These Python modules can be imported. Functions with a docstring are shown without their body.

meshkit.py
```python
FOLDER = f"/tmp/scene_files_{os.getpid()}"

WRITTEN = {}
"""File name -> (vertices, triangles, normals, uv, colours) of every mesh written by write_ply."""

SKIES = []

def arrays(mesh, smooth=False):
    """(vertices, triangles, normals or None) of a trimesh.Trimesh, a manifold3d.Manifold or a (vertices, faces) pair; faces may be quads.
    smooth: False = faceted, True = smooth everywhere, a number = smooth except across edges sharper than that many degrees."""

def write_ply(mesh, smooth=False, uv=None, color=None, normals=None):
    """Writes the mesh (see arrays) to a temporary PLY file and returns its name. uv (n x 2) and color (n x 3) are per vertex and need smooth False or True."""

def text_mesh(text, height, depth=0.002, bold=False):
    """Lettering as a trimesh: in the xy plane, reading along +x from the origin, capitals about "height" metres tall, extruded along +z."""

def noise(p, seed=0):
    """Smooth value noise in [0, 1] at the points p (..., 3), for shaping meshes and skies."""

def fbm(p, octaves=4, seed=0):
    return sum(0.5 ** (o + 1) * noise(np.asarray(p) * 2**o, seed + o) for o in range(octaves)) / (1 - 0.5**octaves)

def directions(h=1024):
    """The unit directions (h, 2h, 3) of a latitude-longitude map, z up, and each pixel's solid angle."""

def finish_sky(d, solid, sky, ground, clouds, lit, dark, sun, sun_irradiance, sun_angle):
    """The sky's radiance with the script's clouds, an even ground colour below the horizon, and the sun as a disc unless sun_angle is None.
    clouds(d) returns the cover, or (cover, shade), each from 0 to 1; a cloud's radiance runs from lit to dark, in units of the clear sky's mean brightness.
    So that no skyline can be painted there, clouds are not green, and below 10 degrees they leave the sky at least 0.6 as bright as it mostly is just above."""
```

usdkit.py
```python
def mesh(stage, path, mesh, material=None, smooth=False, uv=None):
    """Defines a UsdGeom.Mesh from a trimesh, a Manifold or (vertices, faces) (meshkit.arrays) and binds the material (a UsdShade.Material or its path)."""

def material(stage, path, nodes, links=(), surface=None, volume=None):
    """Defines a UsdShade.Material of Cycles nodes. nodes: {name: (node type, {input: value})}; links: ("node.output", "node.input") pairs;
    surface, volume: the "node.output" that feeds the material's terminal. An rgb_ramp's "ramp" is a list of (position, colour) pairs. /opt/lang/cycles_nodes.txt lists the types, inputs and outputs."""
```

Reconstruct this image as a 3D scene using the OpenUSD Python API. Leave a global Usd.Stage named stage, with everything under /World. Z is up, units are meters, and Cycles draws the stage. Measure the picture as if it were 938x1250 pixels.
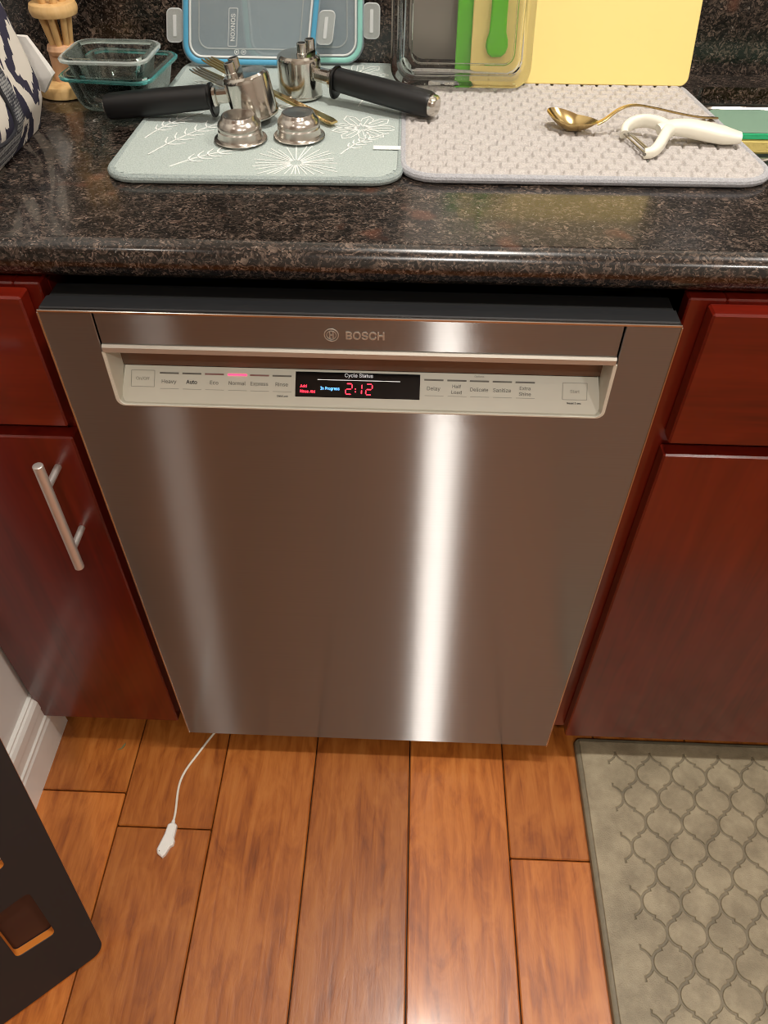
import math, random
import numpy as np, trimesh, usdkit, meshkit
import manifold3d as m3
from shapely.geometry import Polygon, LineString, box as sbox
from shapely.ops import unary_union
from pxr import Usd, UsdGeom, UsdLux, UsdShade, Gf, Sdf

stage = Usd.Stage.CreateInMemory()
UsdGeom.SetStageUpAxis(stage, UsdGeom.Tokens.z)
UsdGeom.SetStageMetersPerUnit(stage, 1.0)
UsdGeom.Xform.Define(stage, '/World')
UsdGeom.Scope.Define(stage, '/World/Looks')
rng = random.Random(7)
nrng = np.random.default_rng(7)

# ------------------------------------------------------------------ camera
EYE = np.array([0.0484, -0.6235, 1.2548])
PITCH, YAW, ROLL, FPX = 0.8042, -0.0351, 0.0056, 945.59
EXPOSURE = 0.0
_d = np.array([math.sin(YAW) * math.cos(PITCH), math.cos(YAW) * math.cos(PITCH), -math.sin(PITCH)])
_r = np.cross(_d, [0, 0, 1.0]); _r /= np.linalg.norm(_r)
_u = np.cross(_r, _d)
RGT = _r * math.cos(ROLL) + _u * math.sin(ROLL)
UPV = -_r * math.sin(ROLL) + _u * math.cos(ROLL)
cam = UsdGeom.Camera.Define(stage, '/World/camera')
M4 = np.eye(4); M4[0, :3] = RGT; M4[1, :3] = UPV; M4[2, :3] = -_d; M4[3, :3] = EYE
cam.AddTransformOp().Set(Gf.Matrix4d(*M4.ravel().tolist()))
cam.CreateHorizontalApertureAttr(36.0)
cam.CreateVerticalApertureAttr(48.0)
cam.CreateFocalLengthAttr(FPX / 938 * 36.0)
cam.CreateClippingRangeAttr(Gf.Vec2f(0.02, 100))
cam.CreateExposureAttr(EXPOSURE)

# ------------------------------------------------------------------ light: recessed ceiling lamps, dim bounce from the rest of the home
CEIL = 2.44
LAMPS = [(0.20, -0.05, 0.95), (-0.80, -1.00, 0.06), (0.20, -1.70, 0.95), (1.20, -0.05, 0.65), (1.30, -1.70, 0.55)]  # the sink-side lamp is an unseen addition that brightens the left wall
LAMP_POWER = 345.0
LAMP_COLOR = (1.0, 0.955, 0.885)
dome = UsdLux.DomeLight.Define(stage, '/World/ambient')
dome.CreateIntensityAttr(0.35)
dome.CreateColorAttr(Gf.Vec3f(1.0, 0.93, 0.84))

# ------------------------------------------------------------------ helpers: scene prims
_used = {}
LOC = {}
def fresh(path):
    n = _used.get(path, -1) + 1
    _used[path] = n
    return path if n == 0 else f'{path}_{n:03d}'
def keys(prim, label=None, cat=None, group=None, kind=None):
    for k, v in (('label', label), ('category', cat), ('group', group), ('kind', kind)):
        if v: prim.SetCustomDataByKey(k, v)
def thing(name, label=None, cat=None, loc=(0, 0, 0), group=None, kind=None):
    p = fresh('/World/' + name)
    x = UsdGeom.Xform.Define(stage, p)
    x.AddTranslateOp().Set(Gf.Vec3d(*map(float, loc)))
    LOC[p] = np.array(loc, float)
    keys(x.GetPrim(), label, cat, group, kind)
    return p
def tm(mesh):
    if isinstance(mesh, trimesh.Trimesh): return mesh
    v, f, _ = meshkit.arrays(mesh)
    return trimesh.Trimesh(v, f, process=False)
def part(parent, name, mesh, mat, smooth=35, label=None, kind=None):
    """a mesh given in world coordinates, stored relative to the thing's base"""
    if isinstance(mesh, (list, tuple)) and not isinstance(mesh[0], np.ndarray):
        mesh = trimesh.util.concatenate([tm(q) for q in mesh])
    mesh = tm(mesh).copy()
    base = next((LOC[q] for q in (parent, parent.rsplit('/', 1)[0]) if q in LOC), np.zeros(3))
    mesh.vertices = np.asarray(mesh.vertices) - base
    p = fresh(parent + '/' + name)
    m = usdkit.mesh(stage, p, mesh, '/World/Looks/' + mat, smooth=smooth)
    keys(m.GetPrim(), label, None, None, kind)
    return p
def solo(name, mesh, mat, label=None, cat=None, group=None, kind=None, smooth=35):
    if isinstance(mesh, (list, tuple)) and not isinstance(mesh[0], np.ndarray):
        mesh = trimesh.util.concatenate([tm(q) for q in mesh])
    p = fresh('/World/' + name)
    m = usdkit.mesh(stage, p, tm(mesh), '/World/Looks/' + mat, smooth=smooth)
    keys(m.GetPrim(), label, cat, group, kind)
    return p

# ------------------------------------------------------------------ helpers: meshes
def loft(rings, cap0=True, cap1=True, closed=False):
    """rings: equal-length loops of 3-D points"""
    n = len(rings[0]); v = np.vstack(rings); f = []
    R = len(rings)
    for i in range(R if closed else R - 1):
        a, b = i * n, ((i + 1) % R) * n
        for j in range(n):
            k = (j + 1) % n
            f += [[a + j, a + k, b + k], [a + j, b + k, b + j]]
    if not closed:
        if cap0:
            v = np.vstack([v, rings[0].mean(0)]); c = len(v) - 1
            f += [[c, (j + 1) % n, j] for j in range(n)]
        if cap1:
            v = np.vstack([v, rings[-1].mean(0)]); c = len(v) - 1; o = (R - 1) * n
            f += [[c, o + j, o + (j + 1) % n] for j in range(n)]
    m = trimesh.Trimesh(v, np.array(f), process=False)
    if m.volume < 0: m.invert()
    return m
def rr(hx, hy, r, n=6):
    """rounded rectangle loop, 2-D"""
    r = min(r, hx * .999, hy * .999); p = []
    for cx, cy, a in ((hx - r, hy - r, 0), (-hx + r, hy - r, 90), (-hx + r, -hy + r, 180), (hx - r, -hy + r, 270)):
        for t in np.linspace(a, a + 90, n): p.append((cx + r * math.cos(math.radians(t)), cy + r * math.sin(math.radians(t))))
    return np.array(p)
def ring(p2, z): return np.column_stack([p2, np.full(len(p2), z)])
def lathe(prof, seg=40):
    """profile of (r, z) from bottom outside to top; closed at the axis"""
    a = np.arange(seg) * 2 * np.pi / seg
    return loft([np.column_stack([max(r, 1e-5) * np.cos(a), max(r, 1e-5) * np.sin(a), np.full(seg, z)]) for r, z in prof])
def rbox(x0, x1, y0, y1, z0, z1, c=.0015):
    """box with chamfered edges"""
    hx, hy, hz = (x1 - x0) / 2, (y1 - y0) / 2, (z1 - z0) / 2
    c = min(c, hx * .9, hy * .9, hz * .9)
    P = [(sx * (hx - (c if k != 0 else 0)), sy * (hy - (c if k != 1 else 0)), sz * (hz - (c if k != 2 else 0))) for sx in (-1, 1) for sy in (-1, 1) for sz in (-1, 1) for k in range(3)]
    m = trimesh.convex.convex_hull(np.array(P)); m.apply_translation([(x0 + x1) / 2, (y0 + y1) / 2, (z0 + z1) / 2])
    return m
def frame_along(p):
    p = np.asarray(p, float); t = np.gradient(p, axis=0); t /= np.linalg.norm(t, axis=1, keepdims=True)
    ref = np.array([0, 0, 1.0]) if abs(t[0][2]) < .9 else np.array([0, 1.0, 0])
    a = []; cur = np.cross(t[0], ref)
    for q in t:
        cur = cur - q * (cur @ q); cur = cur / np.linalg.norm(cur); a.append(cur)
    a = np.array(a); return p, t, a, np.cross(t, a)
def tube(pts, rad, sides=10, flat=1.0, closed=False):
    if closed:
        p = np.asarray(pts, float); t = np.roll(p, -1, 0) - np.roll(p, 1, 0); t /= np.linalg.norm(t, axis=1, keepdims=True)
        a = np.cross(t, [0, 0, 1.0]); a /= np.linalg.norm(a, axis=1, keepdims=True); b = np.cross(t, a)
    else: p, t, a, b = frame_along(pts)
    rad = np.broadcast_to(rad, (len(p),)); ang = np.arange(sides) * 2 * np.pi / sides
    rings = [p[i] + rad[i] * (np.outer(np.cos(ang), a[i]) + flat * np.outer(np.sin(ang), b[i])) for i in range(len(p))]
    return loft(rings, closed=closed)
def spline(pts, n=24):
    from scipy.interpolate import CubicSpline
    pts = np.asarray(pts, float); d = np.r_[0, np.cumsum(np.linalg.norm(np.diff(pts, axis=0), axis=1))]
    return CubicSpline(d, pts)(np.linspace(0, d[-1], n))
def offset_loop(p, c):
    """moves a counter-clockwise loop inwards by c (mitred)"""
    e = np.roll(p, -1, 0) - p; e /= np.linalg.norm(e, axis=1, keepdims=True); n = np.column_stack([-e[:, 1], e[:, 0]])
    n0 = np.roll(n, 1, 0); b = n + n0; b /= np.maximum((b * b).sum(1, keepdims=True), .3) / 2
    return p + b * c
def ccw(p):
    p = np.asarray(p, float); x, y = p.T
    return p if (x * np.roll(y, -1) - y * np.roll(x, -1)).sum() > 0 else p[::-1]
def plate(outer, t, c=.001, holes=(), back_c=0.0):
    """flat plate in xy, from z=0 to z=t, front edge (z=t) chamfered by c; holes keep the same chamfer"""
    loops = [ccw(outer)] + [ccw(h)[::-1] for h in holes]
    v, f, tops, bots = [], [], [], []
    for lp in loops:
        n = len(lp); o = sum(len(q) for q in v)
        inn = offset_loop(lp, c)
        v.append(np.vstack([ring(lp, 0), ring(lp, t - c), ring(inn, t)]))
        for a in (0, n):
            for j in range(n):
                k = (j + 1) % n
                f += [[o + a + j, o + a + k, o + a + n + k], [o + a + j, o + a + n + k, o + a + n + j]]
        tops.append(inn); bots.append(lp)
    meshes = [trimesh.Trimesh(np.vstack(v), np.array(f), process=False)]
    for loop_set, z, flip in ((tops, t, False), (bots, 0, True)):
        pv, pf = trimesh.creation.triangulate_polygon(Polygon(loop_set[0], loop_set[1:]), engine='earcut')
        pf = np.asarray(pf); pv = ring(np.asarray(pv), z)
        a, b, cc = pv[pf[:, 0]], pv[pf[:, 1]], pv[pf[:, 2]]
        up = np.cross(b - a, cc - a)[:, 2]; bad = (up < 0) != flip
        pf[bad] = pf[bad][:, ::-1]
        meshes.append(trimesh.Trimesh(pv, pf, process=False))
    m = trimesh.util.concatenate(meshes); m.merge_vertices()
    return m
def xform(m, X, Y, Z, O):
    m = tm(m).copy(); T = np.eye(4); T[:3, 0] = X; T[:3, 1] = Y; T[:3, 2] = Z; T[:3, 3] = O; m.apply_transform(T); return m
def front(m, y, x=0, z=0):
    """xy-plane mesh stood up: x right, y up, its +z towards the viewer, z=0 at depth y"""
    return xform(m, (1, 0, 0), (0, 0, 1), (0, -1, 0), (x, y, z))
def leaning(m, x, y, z, s, rot=0.0):
    u = np.array([0, s, 1.0]) / math.hypot(s, 1); X = np.array([1.0, 0, 0]); N = np.cross(X, u)
    X2 = X * math.cos(rot) + u * math.sin(rot); U2 = -X * math.sin(rot) + u * math.cos(rot)
    return xform(m, X2, U2, N, (x, y, z))
def cat(*ms): return trimesh.util.concatenate([tm(q) for q in ms])
def moved(m, x=0, y=0, z=0):
    m = tm(m).copy(); m.apply_translation([x, y, z]); return m
def prism_x(prof, x0, x1):
    """profile of (y, z) swept along x"""
    p = np.asarray(prof, float); return plate_x(p, x0, x1)
def plate_x(p, x0, x1):
    m = plate(p, x1 - x0, 1e-5); return xform(m, (0, 1, 0), (0, 0, 1), (1, 0, 0), (x0, 0, 0))
def mani(m):
    m = tm(m).copy(); m.merge_vertices(); return m3.Manifold(m3.Mesh(np.asarray(m.vertices, np.float32), np.asarray(m.faces, np.uint32)))

# ------------------------------------------------------------------ materials
def lin(r, g, b):
    c = np.array([r, g, b]) / 255.0
    return tuple(np.where(c <= .04045, c / 12.92, ((c + .055) / 1.055) ** 2.4).tolist())
def look(name, nodes, links=(), surface='p.BSDF'): usdkit.material(stage, '/World/Looks/' + name, nodes, list(links), surface=surface)
def plain(name, col, rough=.5, bump=0, bscale=200, **kw):
    nodes = {'p': ('principled_bsdf', {'base_color': lin(*col), 'roughness': rough, **kw})}; links = []
    if bump:
        nodes['g'] = ('geometry', {}); nodes['n'] = ('noise_texture', {'scale': bscale, 'detail': 3.0}); nodes['b'] = ('bump', {'strength': 1.0, 'distance': bump})
        links = [('g.position', 'n.vector'), ('n.fac', 'b.height'), ('b.normal', 'p.normal')]
    look(name, nodes, links)
look('brushed_steel', {
    'g': ('geometry', {}), 'm': ('mapping', {'scale': (5, 5, 2600)}), 'n': ('noise_texture', {'scale': 1.0, 'detail': 2.0}),
    'mr': ('map_range', {'from_min': .25, 'from_max': .75, 'to_min': .32, 'to_max': .345}),
    't': ('combine_xyz', {'x': 1.0, 'y': 0.0, 'z': 0.0}), 'b': ('bump', {'strength': .5, 'distance': .0000012}),
    'a': ('glossy_bsdf', {'color': lin(176, 175, 174), 'roughness': .33, 'anisotropy': .90}),
    's': ('glossy_bsdf', {'color': lin(158, 157, 156), 'roughness': .20, 'anisotropy': .6}),
    'x': ('mix_closure', {'fac': .28})},
    [('g.position', 'm.vector'), ('m.vector', 'n.vector'), ('n.fac', 'mr.value'), ('mr.result', 'a.roughness'), ('n.fac', 'b.height'), ('b.normal', 'a.normal'),
     ('t.vector', 'a.tangent'), ('t.vector', 's.tangent'), ('a.BSDF', 'x.closure1'), ('s.BSDF', 'x.closure2')], surface='x.closure')
plain('steel_edge', (205, 200, 192), .22, metallic=1.0)
plain('satin_nickel', (214, 210, 204), .42, metallic=.75)
plain('polished_steel', (208, 204, 196), .13, bump=.00008, bscale=60, metallic=1.0)
plain('spout_hole', (12, 12, 12), .6)
plain('gold', (210, 184, 128), .2, metallic=1.0)
plain('fork_steel', (190, 180, 165), .2, metallic=1.0)
plain('black_grip', (17, 17, 18), .45, bump=.00003, bscale=900)
plain('lip_metal', (196, 190, 178), .45, metallic=.55)
plain('satin_steel', (205, 200, 192), .24, bump=.00005, bscale=90, metallic=1.0)
plain('gloss_black', (12, 12, 13), .25)
plain('dark_grey_plastic', (30, 31, 33), .4)
plain('pocket_metal', (120, 104, 92), .4, metallic=.7)
plain('black_display', (5, 5, 7), .12)
plain('cream_plastic', (222, 219, 203), .38)
plain('grey_mark', (112, 108, 98), .5)
plain('faint_mark', (168, 164, 152), .5)
plain('dark_mark', (62, 60, 56), .5)
plain('rose_mark', (150, 105, 98), .5)
plain('white_print', (225, 225, 225), .5, emission_color=(1, 1, 1), emission_strength=.35)
plain('red_led', (255, 40, 60), .4, emission_color=(1.0, .03, .07), emission_strength=2.2)
plain('pink_led', (255, 40, 90), .4, emission_color=(1.0, .04, .14), emission_strength=2.2)
plain('blue_led', (90, 170, 255), .4, emission_color=(.15, .5, 1.0), emission_strength=1.6)
plain('wall_paint', (222, 220, 216), .6, bump=.0002, bscale=150)
plain('ceiling_paint', (240, 238, 232), .8)
plain('room_paint', (206, 202, 194), .7)
plain('trim_paint', (238, 236, 230), .3)
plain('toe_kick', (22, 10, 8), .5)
plain('black_laminate', (31, 33, 35), .42, bump=.00003, bscale=700)
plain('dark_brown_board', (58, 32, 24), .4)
plain('ply_core', (214, 128, 48), .55, bump=.0001, bscale=300)
plain('white_plastic', (240, 238, 232), .35)
plain('cord_white', (232, 226, 210), .45)
plain('peeler_white', (240, 236, 220), .35)
plain('blade', (170, 168, 165), .2, metallic=1.0)
plain('yellow_board', (248, 222, 140), .5, bump=.00004, bscale=500, subsurface_weight=0.0)
plain('green_board', (92, 190, 22), .4)
plain('green_handle', (96, 196, 18), .3)
plain('tray_grey', (150, 144, 138), .35, metallic=.6)
plain('sponge_yellow', (240, 216, 130), .9, bump=.0006, bscale=350)
plain('sponge_green', (60, 205, 140), .9, bump=.0003, bscale=600)
plain('scour_pad', (122, 152, 132), .8, bump=.0004, bscale=900)
plain('sink_steel', (150, 160, 152), .3, metallic=.9)
plain('paper_white', (238, 234, 228), .7)
plain('leaf_scrap', (120, 120, 80), .8)
plain('blue_seal', (88, 168, 205), .4)
plain('teal_seal', (150, 212, 200), .4)
plain('white_seal', (232, 234, 232), .35)
plain('lamp_trim', (240, 240, 238), .4)
plain('lamp_lens', (255, 250, 240), .5, emission_color=(1.0, .9, .75), emission_strength=6.0)
plain('strap_dark', (46, 46, 52), .8)
look('strap_weave', {
    'g': ('geometry', {}), 'm': ('mapping', {'scale': (1, 1, 1)}), 'w': ('voronoi_texture', {'scale': 330.0, 'randomness': .15}),
    'r': ('rgb_ramp', {'ramp': [(0.0, lin(176, 176, 172)), (.42, lin(150, 150, 150)), (.6, lin(52, 53, 62)), (1, lin(40, 40, 48))]}),
    'b': ('bump', {'strength': .6, 'distance': .0008, 'invert': True}), 'p': ('principled_bsdf', {'roughness': .85})},
    [('g.position', 'm.vector'), ('m.vector', 'w.vector'), ('w.distance', 'r.fac'), ('r.color', 'p.base_color'), ('w.distance', 'b.height'), ('b.normal', 'p.normal')])
# granite: near-black ground, brown and tan flecks, a few rusty patches, high polish
look('granite', {
    'g': ('geometry', {}),
    'd': ('noise_texture', {'scale': 70.0, 'detail': 3.0}),
    'add': ('mix', {'mix_type': 'linear_light', 'fac': .012}),
    'mp': ('mapping', {'rotation': (0.3, 0.5, 0.6), 'scale': (1.0, 2.1, 1.3)}),
    'v': ('voronoi_texture', {'scale': 310.0, 'feature': 'f1', 'randomness': 1.0}),
    'sep': ('separate_color', {'color_type': 'rgb'}),
    'r1': ('rgb_ramp', {'ramp': [(0, lin(18, 15, 13)), (.40, lin(30, 25, 22)), (.56, lin(52, 43, 37)), (.72, lin(74, 63, 55)), (.88, lin(94, 80, 71)), (1, lin(118, 102, 91))]}),
    'n2': ('noise_texture', {'scale': 45.0, 'detail': 4.0, 'roughness': .65}),
    'r2': ('rgb_ramp', {'ramp': [(.34, (0.25, 0.25, 0.25)), (.5, (.66, .65, .64)), (.64, (1.2, 1.18, 1.15))]}),
    'mul': ('mix', {'mix_type': 'multiply', 'fac': 1.0}),
    'n3': ('noise_texture', {'scale': 17.0, 'detail': 2.0}),
    'r3': ('rgb_ramp', {'ramp': [(.66, (0, 0, 0)), (.74, (.6, .6, .6))]}),
    'rust': ('mix', {'mix_type': 'mix', 'color2': lin(96, 58, 42)}),
    'ds': ('noise_texture', {'scale': 420.0, 'detail': 1.0}),
    'r4': ('rgb_ramp', {'ramp': [(.68, (0, 0, 0)), (.78, (.55, .5, .45))]}),
    'sp': ('mix', {'mix_type': 'screen', 'fac': .35}),
    'p': ('principled_bsdf', {'roughness': .22, 'specular_ior_level': .6, 'coat_weight': .45, 'coat_roughness': .07})},
    [('g.position', 'd.vector'), ('g.position', 'add.color1'), ('d.color', 'add.color2'), ('add.color', 'mp.vector'), ('mp.vector', 'v.vector'), ('v.color', 'sep.color'), ('sep.r', 'r1.fac'),
     ('g.position', 'n2.vector'), ('n2.fac', 'r2.fac'), ('r1.color', 'mul.color1'), ('r2.color', 'mul.color2'),
     ('g.position', 'n3.vector'), ('n3.fac', 'r3.fac'), ('r3.color', 'rust.fac'), ('mul.color', 'rust.color1'),
     ('g.position', 'ds.vector'), ('ds.fac', 'r4.fac'), ('rust.color', 'sp.color1'), ('r4.color', 'sp.color2'), ('sp.color', 'p.base_color')])
def wood(name, stops, rough, grain=(90, 5, 90), mott=(9, 5, 9), coat=.3, bump=.0004, vary=.5, bright=(.78, 1.2), fac=.55):
    look(name, {
        'g': ('geometry', {}), 'o': ('object_info', {}), 'k': ('math', {'math_type': 'multiply', 'value2': 37.0}),
        'off': ('vector_math', {'math_type': 'add'}), 'cx': ('combine_xyz', {}),
        'm1': ('mapping', {'scale': grain}), 'n1': ('noise_texture', {'scale': 1.0, 'detail': 5.0, 'roughness': .6, 'distortion': .8}),
        'm2': ('mapping', {'scale': mott}), 'n2': ('noise_texture', {'scale': 1.0, 'detail': 4.0, 'roughness': .6, 'distortion': 1.2}),
        'mx': ('mix_float', {'fac': fac}), 'r': ('rgb_ramp', {'ramp': stops}),
        'tone': ('map_range', {'from_min': 0.0, 'from_max': 1.0, 'to_min': bright[0], 'to_max': bright[1]}),
        'cc': ('combine_color', {'color_type': 'rgb'}), 'mul': ('mix', {'mix_type': 'multiply', 'fac': 1.0}),
        'b': ('bump', {'strength': .6, 'distance': bump}),
        'p': ('principled_bsdf', {'roughness': rough, 'coat_weight': coat, 'coat_roughness': .15})},
        [('o.random', 'k.value1'), ('k.value', 'cx.x'), ('k.value', 'cx.y'), ('g.position', 'off.vector1'), ('cx.vector', 'off.vector2'),
         ('off.vector', 'm1.vector'), ('m1.vector', 'n1.vector'), ('off.vector', 'm2.vector'), ('m2.vector', 'n2.vector'), ('n1.fac', 'mx.a'), ('n2.fac', 'mx.b'), ('mx.result', 'r.fac'),
         ('o.random', 'tone.value'), ('tone.result', 'cc.r'), ('tone.result', 'cc.g'), ('tone.result', 'cc.b'), ('r.color', 'mul.color1'), ('cc.color', 'mul.color2'), ('mul.color', 'p.base_color'),
         ('mx.result', 'b.height'), ('b.normal', 'p.normal')])
wood('plank_wood', [(.26, lin(108, 55, 19)), (.38, lin(148, 79, 30)), (.47, lin(172, 97, 38)), (.55, lin(186, 110, 47)), (.66, lin(196, 122, 57)), (.78, lin(158, 86, 36))], .34, grain=(75, 7, 75), mott=(26, 9, 26), bump=.0012, fac=.5)
wood('cherry', [(.3, lin(66, 10, 5)), (.5, lin(98, 20, 9)), (.7, lin(118, 30, 14))], .28, grain=(60, 60, 4), mott=(6, 6, 2), coat=.4, bump=.00005, bright=(.92, 1.08))
wood('cherry_level', [(.3, lin(70, 11, 5)), (.5, lin(104, 22, 9)), (.7, lin(124, 32, 14))], .28, grain=(4, 60, 70), mott=(2, 6, 7), coat=.4, bump=.00005, bright=(.92, 1.08))
wood('pale_wood', [(.3, lin(196, 150, 92)), (.5, lin(222, 180, 120)), (.7, lin(234, 196, 140))], .5, grain=(120, 120, 9), mott=(20, 20, 8), coat=0, bump=.0001, bright=(.95, 1.05))
wood('pink_wood', [(.3, lin(198, 150, 112)), (.5, lin(222, 176, 138)), (.7, lin(230, 190, 154))], .5, grain=(120, 120, 9), mott=(20, 20, 8), coat=0, bump=.0001, bright=(.95, 1.05))
# clear things
def clear(name, through, edge, k):
    look(name, {'t': ('transparent_bsdf', {'color': through}), 'gl': ('glossy_bsdf', {'color': (1, 1, 1), 'roughness': .03}), 'fr': ('fresnel', {'IOR': 1.5}), 'm1': ('mix_closure', {}),
        'lw': ('layer_weight', {'blend': .35}), 'pw': ('math', {'math_type': 'power', 'value2': 3.0}), 'ml': ('math', {'math_type': 'multiply', 'value2': k}), 'ed': ('principled_bsdf', {'base_color': edge, 'roughness': .1}), 'm2': ('mix_closure', {})},
        [('t.BSDF', 'm1.closure1'), ('gl.BSDF', 'm1.closure2'), ('fr.fac', 'm1.fac'), ('lw.facing', 'pw.value1'), ('pw.value', 'ml.value1'), ('ml.value', 'm2.fac'), ('m1.closure', 'm2.closure1'), ('ed.BSDF', 'm2.closure2')], surface='m2.closure')
clear('clear_glass', (.95, .985, .97), lin(206, 220, 210), .55)
look('teal_glass', {'p': ('principled_bsdf', {'base_color': (.25, .78, .76), 'roughness': .03, 'ior': 1.47, 'transmission_weight': .85})})
look('thin_glass', {'p': ('principled_bsdf', {'base_color': (.97, .98, .95), 'roughness': .02, 'ior': 1.45, 'transmission_weight': 1.0})})
look('rim_glass', {'p': ('principled_bsdf', {'base_color': (.93, 1.0, .97), 'roughness': .03, 'ior': 1.45, 'transmission_weight': .75})})
def filmy(name, col, fac, rough=.25):
    look(name, {'t': ('transparent_bsdf', {'color': (.95, .97, .97)}), 'p': ('principled_bsdf', {'base_color': lin(*col), 'roughness': rough}), 'm': ('mix_closure', {'fac': fac})},
         [('t.BSDF', 'm.closure1'), ('p.BSDF', 'm.closure2')], surface='m.closure')
filmy('lid_film', (178, 192, 200), .42)
filmy('tab_film', (205, 208, 205), .5)
filmy('emboss_white', (240, 242, 242), .72)
def speckle(name, a, b, scale, rough, bump, bscale, c=None, detail=4.0):
    look(name, {'g': ('geometry', {}), 'n': ('noise_texture', {'scale': scale, 'detail': detail, 'roughness': .65}), 'r': ('rgb_ramp', {'ramp': [(.35, lin(*a)), (.65, lin(*b))]}),
        'n2': ('noise_texture', {'scale': bscale, 'detail': 2.0}), 'bu': ('bump', {'strength': 1.0, 'distance': bump}), 'p': ('principled_bsdf', {'roughness': rough})},
        [('g.position', 'n.vector'), ('n.fac', 'r.fac'), ('r.color', 'p.base_color'), ('g.position', 'n2.vector'), ('n2.fac', 'bu.height'), ('bu.normal', 'p.normal')])
speckle('mat_rubber', (134, 122, 98), (166, 153, 126), 22, .42, .0006, 520)
speckle('mat_groove_shade', (112, 102, 82), (132, 121, 98), 22, .5, .0004, 520)  # darker than the pads: shading of the grooves put into the colour
speckle('mint_cloth', (160, 172, 168), (190, 200, 195), 700, .95, .0006, 900)
speckle('mint_binding', (140, 152, 150), (164, 174, 171), 500, .9, .0008, 700)
speckle('print_white', (222, 226, 222), (244, 246, 242), 600, .95, .0004, 900)
speckle('grey_cloth', (178, 172, 168), (204, 198, 193), 500, .95, .0006, 900)
speckle('grey_binding', (158, 158, 162), (186, 186, 190), 600, .9, .0006, 800)
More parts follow.
